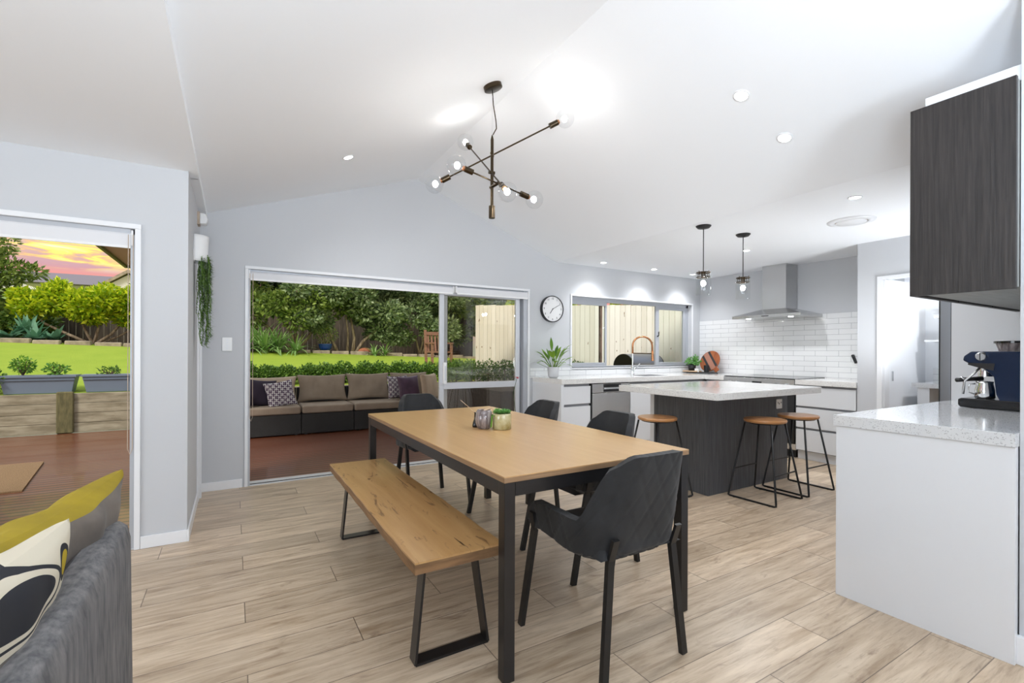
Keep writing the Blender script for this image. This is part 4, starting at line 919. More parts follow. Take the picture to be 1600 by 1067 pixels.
# white wall planter with hanging plant on the return wall
t = thing('hanging_plant', 'trailing green plant in a white wall planter at the edge of the left wall', 'plant', (-.19, 4.2, 1.86))
wp = MB()
def hp(u, v):
    a = -PI/2+PI*u; r = .085*(1-.12*v**1); zz = 2.065-.19*v; return Vector((-.25+r*1.0*math.cos(a), 4.2+r*math.sin(a), zz))
wp.grid(hp, 20, 8); wp.box(-.252, -.246, 4.115, 4.285, 1.875, 2.065); wp.build('wall_planter', 'whiteplastic', t, smooth=True, solid=.006)
hl = MB(); rng = random.Random(11)
for k in range(34):
    x0_ = -.25+rng.uniform(.03, .095); y0_ = 4.2+rng.uniform(-.075, .075); L = rng.choice([.25, .35, .42, .5, .6]) if k % 5 else .65
    n_ = int(L/.022); p = Vector((x0_, y0_, 1.93-rng.uniform(0, .05))); pts = [p.copy()]
    for q in range(n_):
        p = p+Vector((rng.uniform(-.006, .006), rng.uniform(-.007, .007), -.022)); p.x = max(p.x, -.24); pts.append(p.copy())
        for e in range(5):
            a = rng.uniform(-1.3, 1.3); dv = Vector((abs(math.cos(a)), math.sin(a), rng.uniform(-.9, .5))); leaf(hl, p, dv, rng.uniform(.018, .040), .0065, bend=.4, seg=1, taper=lambda t_: 1-t_*.8)
    hl.tube(pts, .0022, 4, cap=False)
hl.build('trailing_foliage', 'leafH', t)

# ------------------------------------------------------------ sofa in the left foreground (we see the outside of its back)
t = thing('grey_sofa', 'grey woven sofa in the left foreground seen over its back', 'sofa', (-.55, .4, 0))
bk = MB(); NYs, NZs = 30, 24
prof = [(-.300, .10), (-.300, .60), (-.298, .74), (-.292, .785), (-.272, .803), (-.238, .803), (-.222, .790), (-.215, .76), (-.210, .40), (-.208, .10)]
def bkf(u, v):
    y = -1.0+2.53*u; k_ = 0
    f_ = v*(len(prof)-1); i = min(int(f_), len(prof)-2); a = f_-i
    x = prof[i][0]*(1-a)+prof[i+1][0]*a; z_ = prof[i][1]*(1-a)+prof[i+1][1]*a
    e = max(0, (u-.965)/.035); cxm = -.255
    if e > 0: rr = math.sqrt(max(0, 1-e*e)); x = cxm+(x-cxm)*(.55+.45*rr); z_ = z_-(.018*(1-rr) if z_ > .6 else 0)
    return Vector((x, y, z_))
bk.grid(bkf, 60, 27)
nn_ = 61; bk.f.append(tuple(j*nn_+60 for j in range(28))); bk.f.append(tuple(j*nn_ for j in range(28))[::-1]); bk.f.append((0, 60, 27*nn_+60, 27*nn_))
bk.build('backrest', 'linen', t, smooth=False, auto=True)
box(-1.10, -.30, -1.0, 1.50, .10, .30).build('base', 'linen', t, bevel=.02); box(-1.08, -.305, -.95, 1.46, .30, .44).build('seat_cushion', 'linen', t, bevel=.04, seg=4)
for x, y in ((-.27, 1.45), (-1.03, 1.42), (-.27, -.9), (-1.03, -.9)): box(x-.025, x+.025, y-.025, y+.025, 0, .10).build('foot', 'black', t)
def print_mat(c, ax, ay, hw, hh):
    X = bpy.data.materials.new('ivory_print'); X.use_nodes = True; n = NT(X.node_tree); b = n.n['Principled BSDF']
    c, ax, ay = Vector(c), Vector(ax).normalized(), Vector(ay); ay = (ay-ax*ay.dot(ax)).normalized()
    def dot(v):
        d = n.node('ShaderNodeVectorMath', operation='DOT_PRODUCT'); n.put(d.inputs[0], n.pos()); d.inputs[1].default_value = v; return n.math('SUBTRACT', d.outputs['Value'], c.dot(v))
    U, V = n.math('DIVIDE', dot(ax), hw), n.math('DIVIDE', dot(ay), hh)
    def ell(u0, v0, a, b_, sh=0):
        x = n.math('DIVIDE', n.math('SUBTRACT', U, u0), a); y = n.math('DIVIDE', n.math('ADD', n.math('SUBTRACT', V, v0), n.math('MULTIPLY', U, sh)), b_)
        return n.math('SQRT', n.math('ADD', n.math('MULTIPLY', x, x), n.math('MULTIPLY', y, y)))
    ink, yel, iv = (.012, .013, .018), (.45, .33, .01), (.60, .54, .42)
    e = ell(.05, .76, .42, .11); col = n.mix(n.math('LESS_THAN', e, 1), iv, ink)
    rg = n.math('LESS_THAN', n.math('ABSOLUTE', n.math('SUBTRACT', e, 1.28)), .07); col = n.mix(rg, col, ink)
    e2 = ell(.72, .80, .10, .09); col = n.mix(n.math('LESS_THAN', e2, 1.25), col, ink); col = n.mix(n.math('LESS_THAN', e2, .85), col, yel)
    n.put(b.inputs['Base Color'], col); b.inputs['Roughness'].default_value = .85; return X
def cushion(name, label, cat_, c, ax, ay, hw, hh, th, mats, nx=30, group=None, puff=.42, wr=.010, seed=0, origin=None):
    # pillow centred at c; ax, ay the in-plane axes; mats: callable face-centre (u,v,side)->slot or single name
    c, ax, ay = Vector(c), Vector(ax).normalized(), Vector(ay); ay = (ay-ax*ay.dot(ax)).normalized(); nz = ax.cross(ay)
    mb = MB()
    def sf(sgn):
        def fn(u, v):
            x, y = u*2-1, v*2-1; e = max(0, (1-x*x))*max(0, (1-y*y)); t_ = th*e**puff
            pin = 1-.10*(1-abs(x)**2)*abs(y)**3; pin2 = 1-.10*(1-abs(y)**2)*abs(x)**3
            X, Y = x*hw*pin2, y*hh*pin
            nzv = mnoise.noise(Vector((X*9+seed, Y*5, sgn*3)))*wr*(1 if e > .02 else e*50)
            return c+ax*X+ay*Y+nz*sgn*(t_+nzv*min(1, e*6))
        return fn
    mb.grid(sf(1), nx, nx); n1 = len(mb.f); mb.grid(sf(-1), nx, nx)
    if isinstance(mats, str): o = mb.build(name, mats, origin=origin or tuple(c-Vector((0, 0, hh*.7))), smooth=True); return tag(o, label, cat_, group)
    t = thing(name, label, cat_, tuple(c-Vector((0, 0, hh*.7))), group=group)
    parts = {}
    for i, f_ in enumerate(mb.f):
        j = i % (nx*nx); u, v = (j % nx+.5)/nx, (j//nx+.5)/nx; k_ = mats(u, v, 1 if i < n1 else -1); parts.setdefault(k_, []).append(f_)
    for (pn, mn), fs in parts.items():
        q = MB(); used = sorted({i for f_ in fs for i in f_}); mp = {a: b_ for b_, a in enumerate(used)}
        q.v = [mb.v[i] for i in used]; q.f = [tuple(mp[i] for i in f_) for f_ in fs]; q.build(pn, mn, t, smooth=True)
    return t
cushion('olive_grey_cushion', 'large cushion, olive on top and grey-brown below, leaning on the far end of the sofa', 'cushion', (-.388, 1.335, .672), (.16, .97, .0), (.36, -.03, .93), .285, .25, .085,
        lambda u, v, s: ('olive_panel', 'olivevelvet') if (v > .982 if s > 0 else v > .3) else ('grey_panel', 'greyvelvet'), puff=.38, wr=.022, seed=4, nx=110)
M['print2'] = print_mat((-.378, .915, .69), (.06, .98, -.10), (.36, .02, .93), .27, .255)
cushion('patterned_cushion', 'grey-brown cushion with ivory and black printed panel on the sofa, nearest the viewer', 'cushion', (-.378, .915, .69), (.06, .98, -.10), (.36, .02, .93), .27, .255, .085,
        lambda u, v, s: ('dark_shape', 'ink') if False else (('ivory_panel', 'print2') if v > .80+.12*max(0, u-.6) or s < 0 else ('grey_panel', 'greyvelvet')), puff=.40, wr=.014, seed=9, nx=110)

# ------------------------------------------------------------ outdoors
DK = -.05
o = struct(box(-9, 9.2, 3.82, 4.99, DK-.1, DK).box(-9, 9.2, 4.99, 9.62, DK-.1, DK).build('floor_deck', 'deck'))
t = thing('doormat', 'brown coir doormat on the left part of the deck', 'mat', (-2.6, 6.6, DK))
MB().prism([(-4.2, 5.85), (-1.62, 5.85), (-1.83, 7.24), (-4.2, 7.3)], 'z', DK+.001, DK+.016).build('pile', 'mat_coir', t)
# ground / lawn
def gz(x, y):
    far = 1.235-.036*x
    if y < 9.75: return .55
    k_ = min(1, (y-9.75)/4.6); k_ = k_*(1.18-.18*k_)
    return .55+(far-.55)*min(1, k_) if y < 14.35 else far+.02
lw = MB(); lw.grid(lambda u, v: Vector((-14+30*u, 9.72+(5.0)*v, gz(-14+30*u, 9.72+5.0*v))), 60, 40)
struct(lw.build('floor_lawn', 'lawn', smooth=True))
gd = MB(); gd.grid(lambda u, v: Vector((-14+30*u, 14.35+6*v, gz(-14+30*u, 15)-.012+.04*mnoise.noise(Vector((u*40, v*14, 0))))), 60, 12); struct(gd.build('floor_garden_bed', 'soil', smooth=True))
struct(box(-40, 40, 20, 70, .2, .3).build('floor_far_ground', 'lawn'))
sl_ = MB(); sl_.box(3.85, 16, 6.9, 9.64, DK-.1, .55); struct(sl_.build('floor_side_yard', 'soil'))
# retaining wall of stacked boards with round post
t = thing('retaining_wall', 'low grey timber retaining wall of stacked boards behind the deck', 'wall', (-.5, 9.68, DK))
for k in range(4): box(-9, 9, 9.655, 9.715, DK+k*.152, DK+k*.152+.147).build('board', 'retain', t, bevel=.004)
for x in (-5.2, -3.7, -2.2, .6, 3.4): MB().box(x-.10, x+.10, 9.60, 9.655, DK, .585).build('post', 'retainp', t, bevel=.02)
# planter boxes on the retaining wall
def planter(x0, x1, label):
    t = thing('planter_box', label, 'planter', ((x0+x1)/2, 9.82, .56)); z0, z1 = .558, .835; s_ = .05
    v = [(x0+s_, 9.74, z0), (x1-s_, 9.74, z0), (x1-s_, 9.93, z0), (x0+s_, 9.93, z0), (x0, 9.71, z1), (x1, 9.71, z1), (x1, 9.97, z1), (x0, 9.97, z1)]
    MB().add(v, [(0, 3, 2, 1), (0, 1, 5, 4), (1, 2, 6, 5), (2, 3, 7, 6), (3, 0, 4, 7), (4, 5, 6, 7)]).build('trough', 'planter', t, bevel=.006)
    MB().box(x0-.012, x1+.012, 9.695, 9.715, z1-.03, z1).box(x0-.012, x1+.012, 9.965, 9.985, z1-.03, z1).box(x0-.012, x0+.006, 9.7, 9.98, z1-.03, z1).box(x1-.006, x1+.012, 9.7, 9.98, z1-.03, z1).box(x0+.01, x1-.01, 9.70, 9.712, z1-.075, z1-.065).build('rim', 'planter', t)
    return t
rng = random.Random(5)
planter(-2.95, -2.10, 'slate blue plastic planter trough on the retaining wall, left of two'); planter(-2.03, -1.18, 'slate blue plastic planter trough on the retaining wall, right of two')
def small_plant(x, y, z_, r, h, n, m_, label, name='shrub', L=.05):
    t = thing(name, label, 'plant', (x, y, z_)); s_ = MB()
    for k in range(7): a = k*.9; s_.tube([(x, y, z_), (x+r*.5*math.cos(a), y+r*.5*math.sin(a), z_+h*.5), (x+r*.7*math.cos(a), y+r*.7*math.sin(a), z_+h*.85)], [.008, .006, .003], 5)
    s_.build('stems', 'barkd', t)
    leafcloud(MB(), rng, [(Vector((x, y, z_+h*.62)), r, h/r*.45), (Vector((x+r*.4, y, z_+h*.5)), r*.7, .8), (Vector((x-r*.4, y, z_+h*.55)), r*.7, .8)], n, L, L*.6).build('foliage', m_, t); return t
small_plant(-2.72, 9.83, .83, .13, .26, 320, 'leafB', 'leafy green seedling growing in the left blue planter', 'planter_plant'); small_plant(-2.35, 9.85, .82, .14, .17, 220, 'leafB', 'low green seedling at the right end of the left blue planter', 'planter_plant')
small_plant(-1.72, 9.85, .82, .14, .10, 160, 'leafH', 'sparse seedling in the right blue planter', 'planter_plant'); small_plant(-3.12, 9.80, .57, .24, .36, 900, 'leafH', 'dark green bush at the left end of the planter boxes', 'shrub')
# box hedge behind the outdoor lounge
for k in range(17):
    x = .15+k*.36+rng.uniform(-.04, .04); z_ = .55; hh = rng.uniform(.38, .46)
    t = thing('hedge_bush', 'clipped dark green box bush in the low hedge behind the outdoor lounge', 'bush', (x, 9.98, z_), group='box hedge bushes behind the lounge')
    MB().tube([(x, 9.98, z_-.02), (x, 9.98, z_+hh*.6)], .015, 6).build('stem', 'barkd', t)
    leafcloud(MB(), rng, [(Vector((x, 9.98, z_+hh*.55)), .20, hh/.4), (Vector((x-.08, 9.93, z_+hh*.5)), .14, 1.1), (Vector((x+.08, 10.02, z_+hh*.6)), .14, 1.0)], 1500, .05, .034).build('foliage', 'leafH', t)
for k in range(8):
    x, y, z_ = 4.12+k*.23, 9.35-k*.30, .55
    t = thing('hedge_bush', 'dark green box bush in front of the pale fence, seen through the glass door', 'bush', (x, y, z_), group='box bushes by the pale fence')
    MB().tube([(x, y, z_-.02), (x, y, z_+.3)], .015, 6).build('stem', 'barkd', t)
    leafcloud(MB(), rng, [(Vector((x, y, z_+.28)), .24, .9), (Vector((x-.1, y+.05, z_+.2)), .18, 1.0)], 900, .05, .034).build('foliage', 'leafH', t)
# stone edging
t = thing('garden_edging', 'weathered sandstone block edging along the far garden bed', 'edging', (0, 14.35, 1.2))
for k in range(34):
    x0_ = -9+k*.52; z_ = gz(x0_, 15); w_ = rng.uniform(.44, .50)
    MB().box(x0_, x0_+w_, 14.26+rng.uniform(-.02, .02), 14.42, z_-.14, z_+.05+rng.uniform(-.02, .02)).build('stone_block', 'stone', t, bevel=.02)
# back fence
def fence(name, label, P0, P1, zb, zt0, zt1, m_, pitch, th=.018, rail=True):
    P0, P1 = Vector((*P0, 0)), Vector((*P1, 0)); d = (P1-P0); L = d.length; d.normalize(); ang = math.atan2(d.y, d.x)
    t = thing(name, label, 'fence', (P0.x, P0.y, zb), ang); n_ = int(L/pitch); b = MB()
    for k in range(n_):
        zt = zt0+(zt1-zt0)*k/n_+rng.uniform(-.006, .006); b.box(k*pitch+.002, (k+1)*pitch-.003, -th/2+rng.uniform(-.002, .002), th/2, 0, zt-zb)
    b.build('palings', m_, t, local=True)
    MB().box(0, L, th/2, th/2+.05, .25, .34).box(0, L, th/2, th/2+.05, zt0-zb-.35, zt0-zb-.26).build('rail', m_, t, local=True)
    for k in range(int(L/2.4)+1): MB().box(k*2.4, k*2.4+.1, th/2+.05, th/2+.15, 0, zt0-zb-.05).build('post', m_, t, local=True)
    return t
fence('timber_fence', 'dark weathered paling fence behind the garden trees', (-9.5, 17.6), (8.5, 17.6), .9, 2.78, 2.78, 'darkfence', .15)
fence('timber_fence', 'new pale pine paling fence outside the kitchen window', (4.62, 9.42), (8.3, 3.9), .0, 2.245, 1.985, 'paling', .1)
cap = tag(MB().box(-9.5, -1.0, 17.52, 17.58, 2.70, 2.82).box(-9.5, -1.0, 17.50, 17.58, 2.38, 2.45).build('fence_capping', 'stone', origin=(-5, 17.5, 2.38)), 'weathered horizontal capping rails on the left part of the back fence', 'fence rail')

# trees
def tree(name, label, x, y, trunks, blobs, n, m_, bark='bark', L=.13, wd=.075):
    zb = gz(x, y)-.03; t = thing(name, label, 'tree', (x, y, zb)); s_ = MB()
    for pts, r in trunks:
        pp = [(x+a, y+b_, zb+c) for a, b_, c in pts]; k_ = len(pp); s_.tube(pp, [r*(1-.55*i/(k_-1)) for i in range(k_)], 8)
    s_.build('trunk', bark, t, smooth=True)
    bl = [(Vector((x+a, y+b_, zb+c)), r, s2) for a, b_, c, r, s2 in blobs]
    leafcloud(MB(), rng, bl, n, L, wd).build('foliage', m_, t); return t
def crown(w_, h0, h1, d, n_, seed):
    r_ = random.Random(seed); out_ = []
    for k in range(n_): out_.append((r_.uniform(-w_, w_), r_.uniform(-d, d), r_.uniform(h0, h1), r_.uniform(.28, .5), r_.uniform(.7, .95)))
    return out_
tree('garden_tree', 'olive-green spreading tree at the left of the back doorway view', 1.55, 14.9, [([(0, 0, 0), (-.25, 0, .25), (-.75, 0, .75), (-1.1, 0, 1.0)], .065), ([(0, 0, 0), (.0, .05, .5), (-.1, 0, 1.1)], .06), ([(0, 0, 0), (.3, 0, .4), (.6, 0, .9), (.8, 0, 1.2)], .055), ([(0, 0, 0), (-.1, -.05, .5), (-.45, 0, 1.1)], .05), ([(0, 0, 0), (.18, .1, .5), (.25, .1, 1.2)], .045)],
     crown(2.1, .95, 2.95, .7, 40, 1)+[(-1.9, 0, .8, .5, .8), (-1.2, 0, 1.0, .45, .8)], 17000, 'leafT2')
tree('garden_tree', 'grey-green tree with two leaning trunks in the middle of the doorway view', 3.05, 14.75, [([(-.35, 0, 0), (-.55, 0, .45), (-.75, 0, 1.1)], .055), ([(.05, 0, 0), (.10, 0, .5), (.0, 0, 1.1)], .06), ([(.12, 0, 0), (.35, 0, .4), (.75, 0, .75), (1.0, 0, 1.1)], .055), ([(-.1, 0, 0), (-.08, 0, .6), (-.15, 0, 1.2)], .04)],
     crown(1.7, 1.0, 2.7, .7, 34, 2)+[(.9, -.1, .75, .4, .8), (1.2, -.1, .55, .28, .8), (-.9, 0, .95, .4, .8)], 19000, 'leafT')
tree('garden_tree', 'grey-green bushy tree beside the wooden garden chair', 5.3, 15.0, [([(0, 0, 0), (-.1, 0, .5), (-.4, 0, 1.1)], .05), ([(.05, 0, 0), (.3, 0, .6), (.4, 0, 1.2)], .045), ([(.0, 0, 0), (.1, 0, .5), (.05, 0, 1.2)], .04)],
     crown(1.5, .8, 2.8, .7, 30, 3)+[(-.9, -.2, .75, .45, .8), (-.5, 0, .6, .3, .8)], 15000, 'leafT')
tree('background_tree', 'dark evergreen behind the middle of the back fence', 2.6, 18.7, [([(0, 0, -.3), (0, 0, 1.6)], .12)], crown(4.4, 1.2, 3.6, .6, 60, 6), 14000, 'leafdark', 'barkd', .2, .13)
tree('background_tree', 'dark evergreen beyond the fence at the right of the doorway view', 8.6, 16.2, [([(0, 0, -.3), (0, 0, 1.6)], .12)], crown(3.4, .9, 4.0, .8, 60, 8)+[(-.2+k*.35, 0, c_, .45, .9) for k in range(-2, 4) for c_ in (1.9, 2.4, 2.9)], 17000, 'leafT2', 'barkd', .18, .11)
tree('background_tree', 'dark evergreen behind the back fence, right of the middle', 6.2, 18.9, [([(0, 0, -.3), (0, 0, 1.6)], .12)], crown(2.6, 1.4, 3.7, .6, 36, 16), 9000, 'leafdark', 'barkd', .2, .13)
tree('background_tree', 'dark evergreen behind the back fence, at its left part', -.6, 18.8, [([(0, 0, -.3), (0, 0, 1.6)], .12)], crown(1.8, 1.2, 3.4, .6, 30, 17), 7000, 'leafdark', 'barkd', .2, .13)
tree('background_tree', 'green hedge tree showing above the pale fence at the kitchen window', 8.6, 8.2, [([(0, 0, -.9), (0, 0, .6)], .1)], [(a, b_-a*1.45, c+.85, r_, q) for a, b_, c, r_, q in crown(1.9, .7, 2.0, .3, 34, 12)], 9000, 'leafC', 'barkd', .14, .08)
tree('citrus_tree', 'lime-green leafy citrus shrub with bare crooked trunks in the left doorway view', -3.15, 16.2, [([(0, 0, 0), (-.5, 0, .28), (-.95, 0, .55), (-1.2, 0, .9)], .045), ([(0, 0, 0), (.35, 0, .30), (.6, 0, .65), (.5, 0, 1.0)], .042), ([(0, 0, 0), (-.15, 0, .35), (-.35, 0, .9)], .04), ([(0, 0, 0), (.1, 0, .5), (.25, 0, 1.1)], .04), ([(0, 0, 0), (.5, .1, .25), (1.1, .1, .7), (1.3, .1, 1.1)], .03)],
     [(a*.86+.1, b_, c*.84, r_*.86, q) for a, b_, c, r_, q in [(-1.5, 0, 1.15, .42, .8), (-1.0, 0, 1.35, .5, .85), (-.4, -.1, 1.25, .5, .9), (.2, -.1, 1.45, .5, .9), (.8, 0, 1.35, .5, .9), (1.25, 0, 1.15, .45, .9), (-.1, -.1, .95, .4, .7), (.75, 0, .85, .35, .7), (-1.75, 0, 1.45, .25, .7), (1.0, 0, 1.7, .3, .8), (-.9, 0, 1.75, .25, .8)]], 9500, 'leafC', 'bark', .13, .075)
tree('background_tree', 'wispy green tree at the far left edge of the left doorway view', -5.85, 16.8, [([(0, 0, 0), (.1, 0, 1.2), (.2, 0, 2.6)], .06), ([(.1, 0, 1.0), (.9, 0, 1.6), (1.4, 0, 1.9)], .03)],
     [(0, 0, 2.4, .8, 1), (.4, 0, 2.0, .6, .9), (.75, 0, 2.45, .35, .9), (.9, 0, 1.75, .45, .7), (1.35, 0, 1.8, .3, .6), (.6, 0, 1.3, .6, .8), (.2, 0, .8, .9, .9), (1.2, .0, .55, .7, .6)], 6500, 'leafT2', 'barkd', .14, .07)
for x, nm in ((-5.6, 'left'), (-4.6, 'middle'), (-1.3, 'right')): small_plant(x, 16.7, gz(x, 15), .55, .75, 1500, 'leafH', 'low dark green bush in the far bed, %s of the citrus shrub group' % nm, 'shrub', .11)
# strappy plants
def rosette(x, y, r, n_, h, wd, m_, label, name='aloe_plant', bend=1.6, zadd=0):
    z_ = gz(x, y)+zadd; t = thing(name, label, 'plant', (x, y, z_)); b = MB()
    MB().lathe([(r*.10, -.03), (r*.08, h*.15), (0, h*.2)], (x, y, z_), 10).build('core', m_, t)
    for k in range(n_):
        a = k*2.39996; el = rng.uniform(.25, 1.35); d = Vector((math.cos(a)*math.cos(el), math.sin(a)*math.cos(el), math.sin(el)))
        leaf(b, (x+.02*math.cos(a), y+.02*math.sin(a), z_+h*.08), d, r*rng.uniform(.8, 1.15), wd, bend=bend*rng.uniform(.6, 1.1), seg=6, taper=lambda t_: 1-t_**1.5*.95)
    b.build('leaves', m_, t, smooth=True)
for k, (x, y, s_) in enumerate(((.30, 14.1, 1), (.72, 14.0, 1), (1.05, 14.15, .9), (.55, 14.3, 1.1), (1.45, 14.0, .7), (.95, 14.35, 1.0))):
    rosette(x, y, .85*s_, 42, .35, .062, 'leafA', 'strappy light green aloe clump at the left of the doorway view, %s' % ('on the far left', 'in front', 'behind the front one', 'at the back left', 'rightmost and smallest', 'at the back right')[k], zadd=.02)
for k, (x, y) in enumerate(((3.62, 14.2), (3.95, 14.3))): rosette(x, y, .5, 30, .25, .045, 'leafA', 'arching aloe clump behind the stone edging, %s of two' % ('left', 'right')[k], zadd=.0)
for k, (x, y, s_) in enumerate(((-4.5, 15.3, 1), (-4.0, 15.2, .9), (-3.75, 15.5, .8))): rosette(x, y, .50*s_, 16, .25, .17, 'leafG', 'broad-leaved blue-green agave in the far bed, %s of three' % ('left', 'middle', 'right')[k], 'agave_plant', .5, .04)
rosette(-4.25, 15.6, .5, 16, .3, .16, 'leafG', 'broad-leaved agave standing tall behind the other agaves', 'agave_plant', .3, .2)
# blue pot shrub, rock, wooden chair
pzb = .09
t = thing('blue_pot', 'dark shrub in a cobalt blue pot between the two garden trees', 'plant', (2.30, 14.6, gz(2.3, 14.6)))
pz = gz(2.3, 14.6)+.06; MB().lathe([(.13, 0), (.17, .08), (.19, .17), (.20, .19), (.17, .19), (.16, .16), (0, .15)], (2.30, 14.6, pz), 24).build('pot', 'blue', t, smooth=True)
leafcloud(MB(), rng, [(Vector((2.30, 14.6, pz+.48)), .36, .8)], 700, .06, .02).build('foliage', 'leafT2', t)
tw = MB()
for k in range(9): a = k*.7; tw.tube([(2.3, 14.6, pz+.15), (2.3+.25*math.cos(a), 14.6+.2*math.sin(a), pz+.5)], .006, 5)
tw.build('twigs', 'bark', t)
tag(MB().sphere((3.42, 14.55, gz(3.4, 15)+.07), .17, 14, (1.2, .7, .7)).build('garden_rock', 'terracotta', origin=(3.42, 14.55, 1.1), smooth=True), 'reddish rounded rock beside the middle tree', 'rock')
t = thing('garden_chair', 'weathered wooden slatted armchair at the edge of the lawn', 'chair', (4.75, 11.9, gz(4.75, 11.9)-.02)); gx, gy = 4.78, 12.0; g0 = gz(gx, gy)
for x in (-.27, .27):
    box(gx+x-.03, gx+x+.03, gy-.25, gy-.19, g0-.05, g0+.60).build('leg', 'teak', t); MB().bar((gx+x, gy+.22, g0-.05), (gx+x, gy+.33, g0+.98), .03, .03, (1, 0, 0)).build('leg', 'teak', t)
    box(gx+x-.035, gx+x+.035, gy-.28, gy+.27, g0+.60, g0+.635).build('armrest', 'teak', t)
box(gx-.26, gx+.26, gy-.24, gy+.22, g0+.36, g0+.40).build('seat', 'teak', t)
box(gx-.26, gx+.26, gy+.26, gy+.32, g0+.84, g0+.93).build('top_rail', 'teak', t)
for k in range(5): MB().bar((gx-.2+k*.1, gy+.235, g0+.4), (gx-.2+k*.1, gy+.295, g0+.86), .028, .008, (1, 0, 0)).build('back_slat', 'teak', t)
# neighbours' roofs beyond the back fence
t = thing('neighbour_roof', 'long charcoal roof of the house beyond the back fence', 'house', (-8, 42, .3)); MB().prism([(38, 5.2), (46, 6.75), (54, 5.2)], 'x', -24, -1.5).build('roof', 'roof', t); box(-23.5, -2, 39, 53, .3, 5.3).build('wall', 'houseW', t)
t = thing('neighbour_house', 'cream weatherboard gable house beyond the fence at the right of the left doorway view', 'house', (-4.3, 33, .3))
hx = -1.0
MB().prism([(-4.9+hx, 4.0), (-3.5+hx, 5.0), (-2.1+hx, 4.0), (-2.1+hx, .3), (-4.9+hx, .3)], 'y', 30, 36).build('wall', 'houseW', t)
MB().prism([(-5.05+hx, 3.95), (-3.5+hx, 5.06), (-1.95+hx, 3.95), (-1.95+hx, 4.1), (-3.5+hx, 5.22), (-5.05+hx, 4.1)], 'y', 29.8, 36.2).build('roof', 'stone', t)
t = thing('neighbour_shed', 'small white-roofed shed peeking over the fence at the far left', 'shed', (-8.3, 26, .3))
MB().prism([(-9.8, 3.55), (-8.1, 4.15), (-6.4, 3.55)], 'y', 25, 29).build('roof', 'whiteplastic', t); box(-9.6, -6.6, 25.2, 28.8, .3, 3.55).build('wall', 'houseW', t)
# patio cover over the lounge side of the deck
t = thing('patio_roof', 'patio roof edge with olive fascia and beige soffit outside the left doorway', 'roof', (1.2, 6.4, 2.3))
box(-1.17, 4.6, 5.02, 7.68, 2.30, 2.34).build('soffit', 'soffit', t); MB().box(-1.20, -1.17, 5.02, 7.72, 2.27, 2.42).box(-1.20, 4.6, 7.68, 7.72, 2.27, 2.42).build('fascia', 'olive', t)
MB().box(-1.2, 4.62, 5.02, 7.72, 2.42, 2.46).build('roofing', 'roof', t); MB().tube([(-1.235, 5.1, 2.36), (-1.235, 7.7, 2.36)], .03, 10).build('gutter', 'olive', t)
# barbecue outside the kitchen window
t = thing('barbecue', 'grey-blue hooded barbecue outside the kitchen window', 'barbecue', (6.05, 5.95, DK))
def bq(u, v): a = PI*v; return Vector((5.72+.70*u, 5.95-.24*math.cos(a), .98+.21*math.sin(a)))
h_ = MB().grid(bq, 2, 16); o = h_.build('hood', 'bbq', t, auto=True)
MB().prism([(5.71, .98)]+[(5.71-.24*math.cos(PI*k/16)+.24, .98+.21*math.sin(PI*k/16)) for k in range(17)], 'x', 5.70, 5.72).build('hood_end', 'black', t)
MB().prism([(5.71-.24*math.cos(PI*k/16)+.24, .98+.21*math.sin(PI*k/16)) for k in range(17)], 'x', 6.42, 6.44).build('hood_end', 'black', t)
box(5.70, 6.44, 5.70, 6.2, .80, .98).build('firebox', 'black', t); box(5.72, 6.42, 5.72, 6.18, DK, .80).build('cabinet', 'steel', t)

# ------------------------------------------------------------ outdoor modular lounge
LY, SD, LB = 7.76, .76, .50
def wicker(x0, x1, label, y=LY, dy=0):
    t = thing('wicker_seat', label, 'outdoor seat', ((x0+x1)/2, y+SD/2, DK), group=None)
    box(x0+.004, x1-.004, y, y+SD, DK+.015, .265).build('base', 'rattan', t, bevel=.008); box(x0+.004, x1-.004, y+SD-.07, y+SD, .265, .62).build('back_frame', 'rattan', t, bevel=.01)
    box(x0+.008, x1-.008, y-.005, y+SD-.09, .268, .385).build('seat_cushion', 'cush', t, bevel=.03, seg=4)
    for a in (x0+.05, x1-.09):
        for b_ in (y+.03, y+SD-.08): box(a, a+.04, b_, b_+.04, DK, DK+.015).build('foot', 'black', t)
    return t
LX = [.12, .89, 1.66, 2.43, 3.20]
labs = ['leftmost module of the dark wicker outdoor lounge', 'second module from the left of the dark wicker outdoor lounge', 'third module from the left of the dark wicker outdoor lounge', 'fourth module of the wicker lounge, behind the glass door']
LX[0] = -.02
for k in range(4): wicker(LX[k], LX[k+1], labs[k])
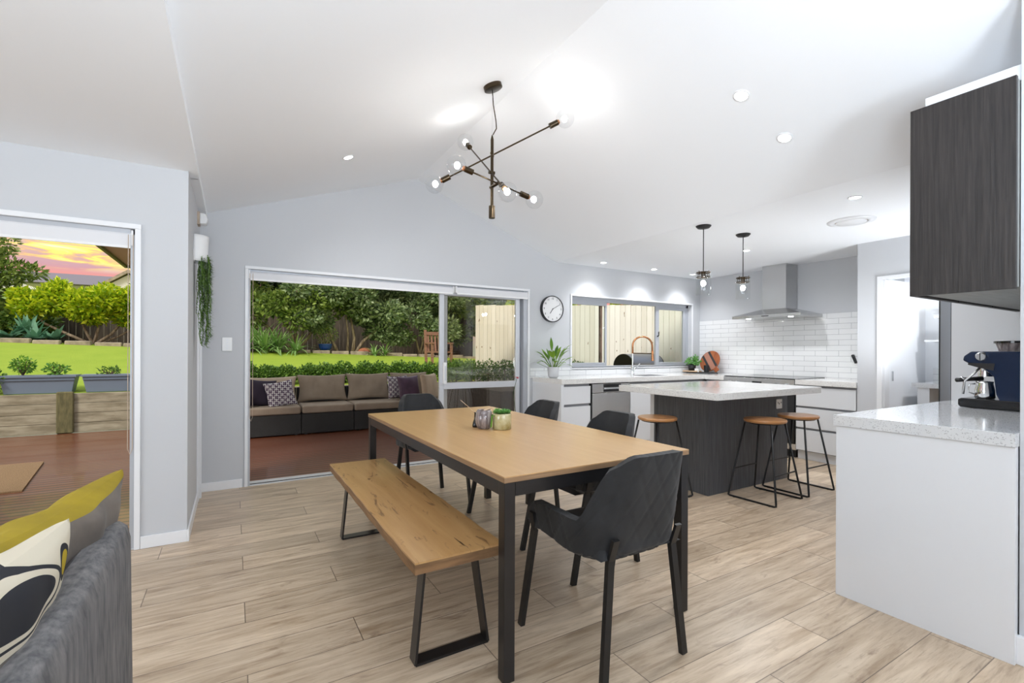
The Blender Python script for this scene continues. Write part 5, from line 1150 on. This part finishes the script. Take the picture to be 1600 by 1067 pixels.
def bcush(x0, x1, m_, lab, z1=.80, y=LY+SD-.17, th=.075, seed=0):
    return cushion('back_cushion', lab, 'cushion', ((x0+x1)/2, y, (.392+z1)/2+.005), (1, 0, 0), (0, .24, 1), (x1-x0)/2+.005, (z1-.392)/2+.012, th, m_, nx=26, puff=.20, wr=.014, seed=seed)
bcush(LX[0]+.07, LX[1], 'cushl', 'pale beige back cushion behind the scatter cushions at the left of the outdoor lounge', seed=1)
bcush(LX[1], LX[2], 'cush', 'taupe back cushion, left of the two fully visible ones on the lounge', .82, seed=22)
bcush(LX[2], LX[3]-.04, 'cush', 'taupe back cushion, right of the two fully visible ones on the lounge', .83, seed=33)
bcush(LX[3]-.02, LX[4]-.10, 'cush', 'taupe back cushion partly behind the plum cushion', .83, seed=44)
cushion('side_cushion', 'beige cushion leaning at the left edge of the outdoor lounge by the door frame', 'cushion', (.10, LY+.22, .54), (0, 1, 0), (-.32, 0, 1), .22, .18, .07, 'cushl', nx=20, puff=.2)
cushion('side_cushion', 'beige cushion at the right end of the lounge beside the glass door frame', 'cushion', (2.98, LY+.15, .60), (.75, .65, 0), (0, .2, 1), .24, .235, .07, 'cushl', nx=20, puff=.2)
cushion('scatter_cushion', 'dark plum scatter cushion behind the patterned one on the outdoor lounge', 'cushion', (.36, LY+.36, .575), (1, .25, -.12), (.0, .3, 1), .225, .215, .08, 'navy', nx=20, puff=.35)
cushion('scatter_cushion', 'purple and white geometric scatter cushion tilted on the left of the outdoor lounge', 'cushion', (.62, LY+.24, .56), (1, .1, .16), (-.17, .35, 1), .205, .205, .07, 'print', nx=24, puff=.35)
cushion('scatter_cushion', 'shiny plum velvet scatter cushion at the right of the outdoor lounge', 'cushion', (2.62, LY+.20, .60), (1, .15, .04), (0, .25, 1), .20, .20, .08, 'purple', nx=24, puff=.35)
cushion('scatter_cushion', 'geometric print cushion half hidden behind the plum velvet one', 'cushion', (2.47, LY+.34, .60), (1, .1, 0), (0, .25, 1), .19, .20, .05, 'print', nx=20, puff=.35)
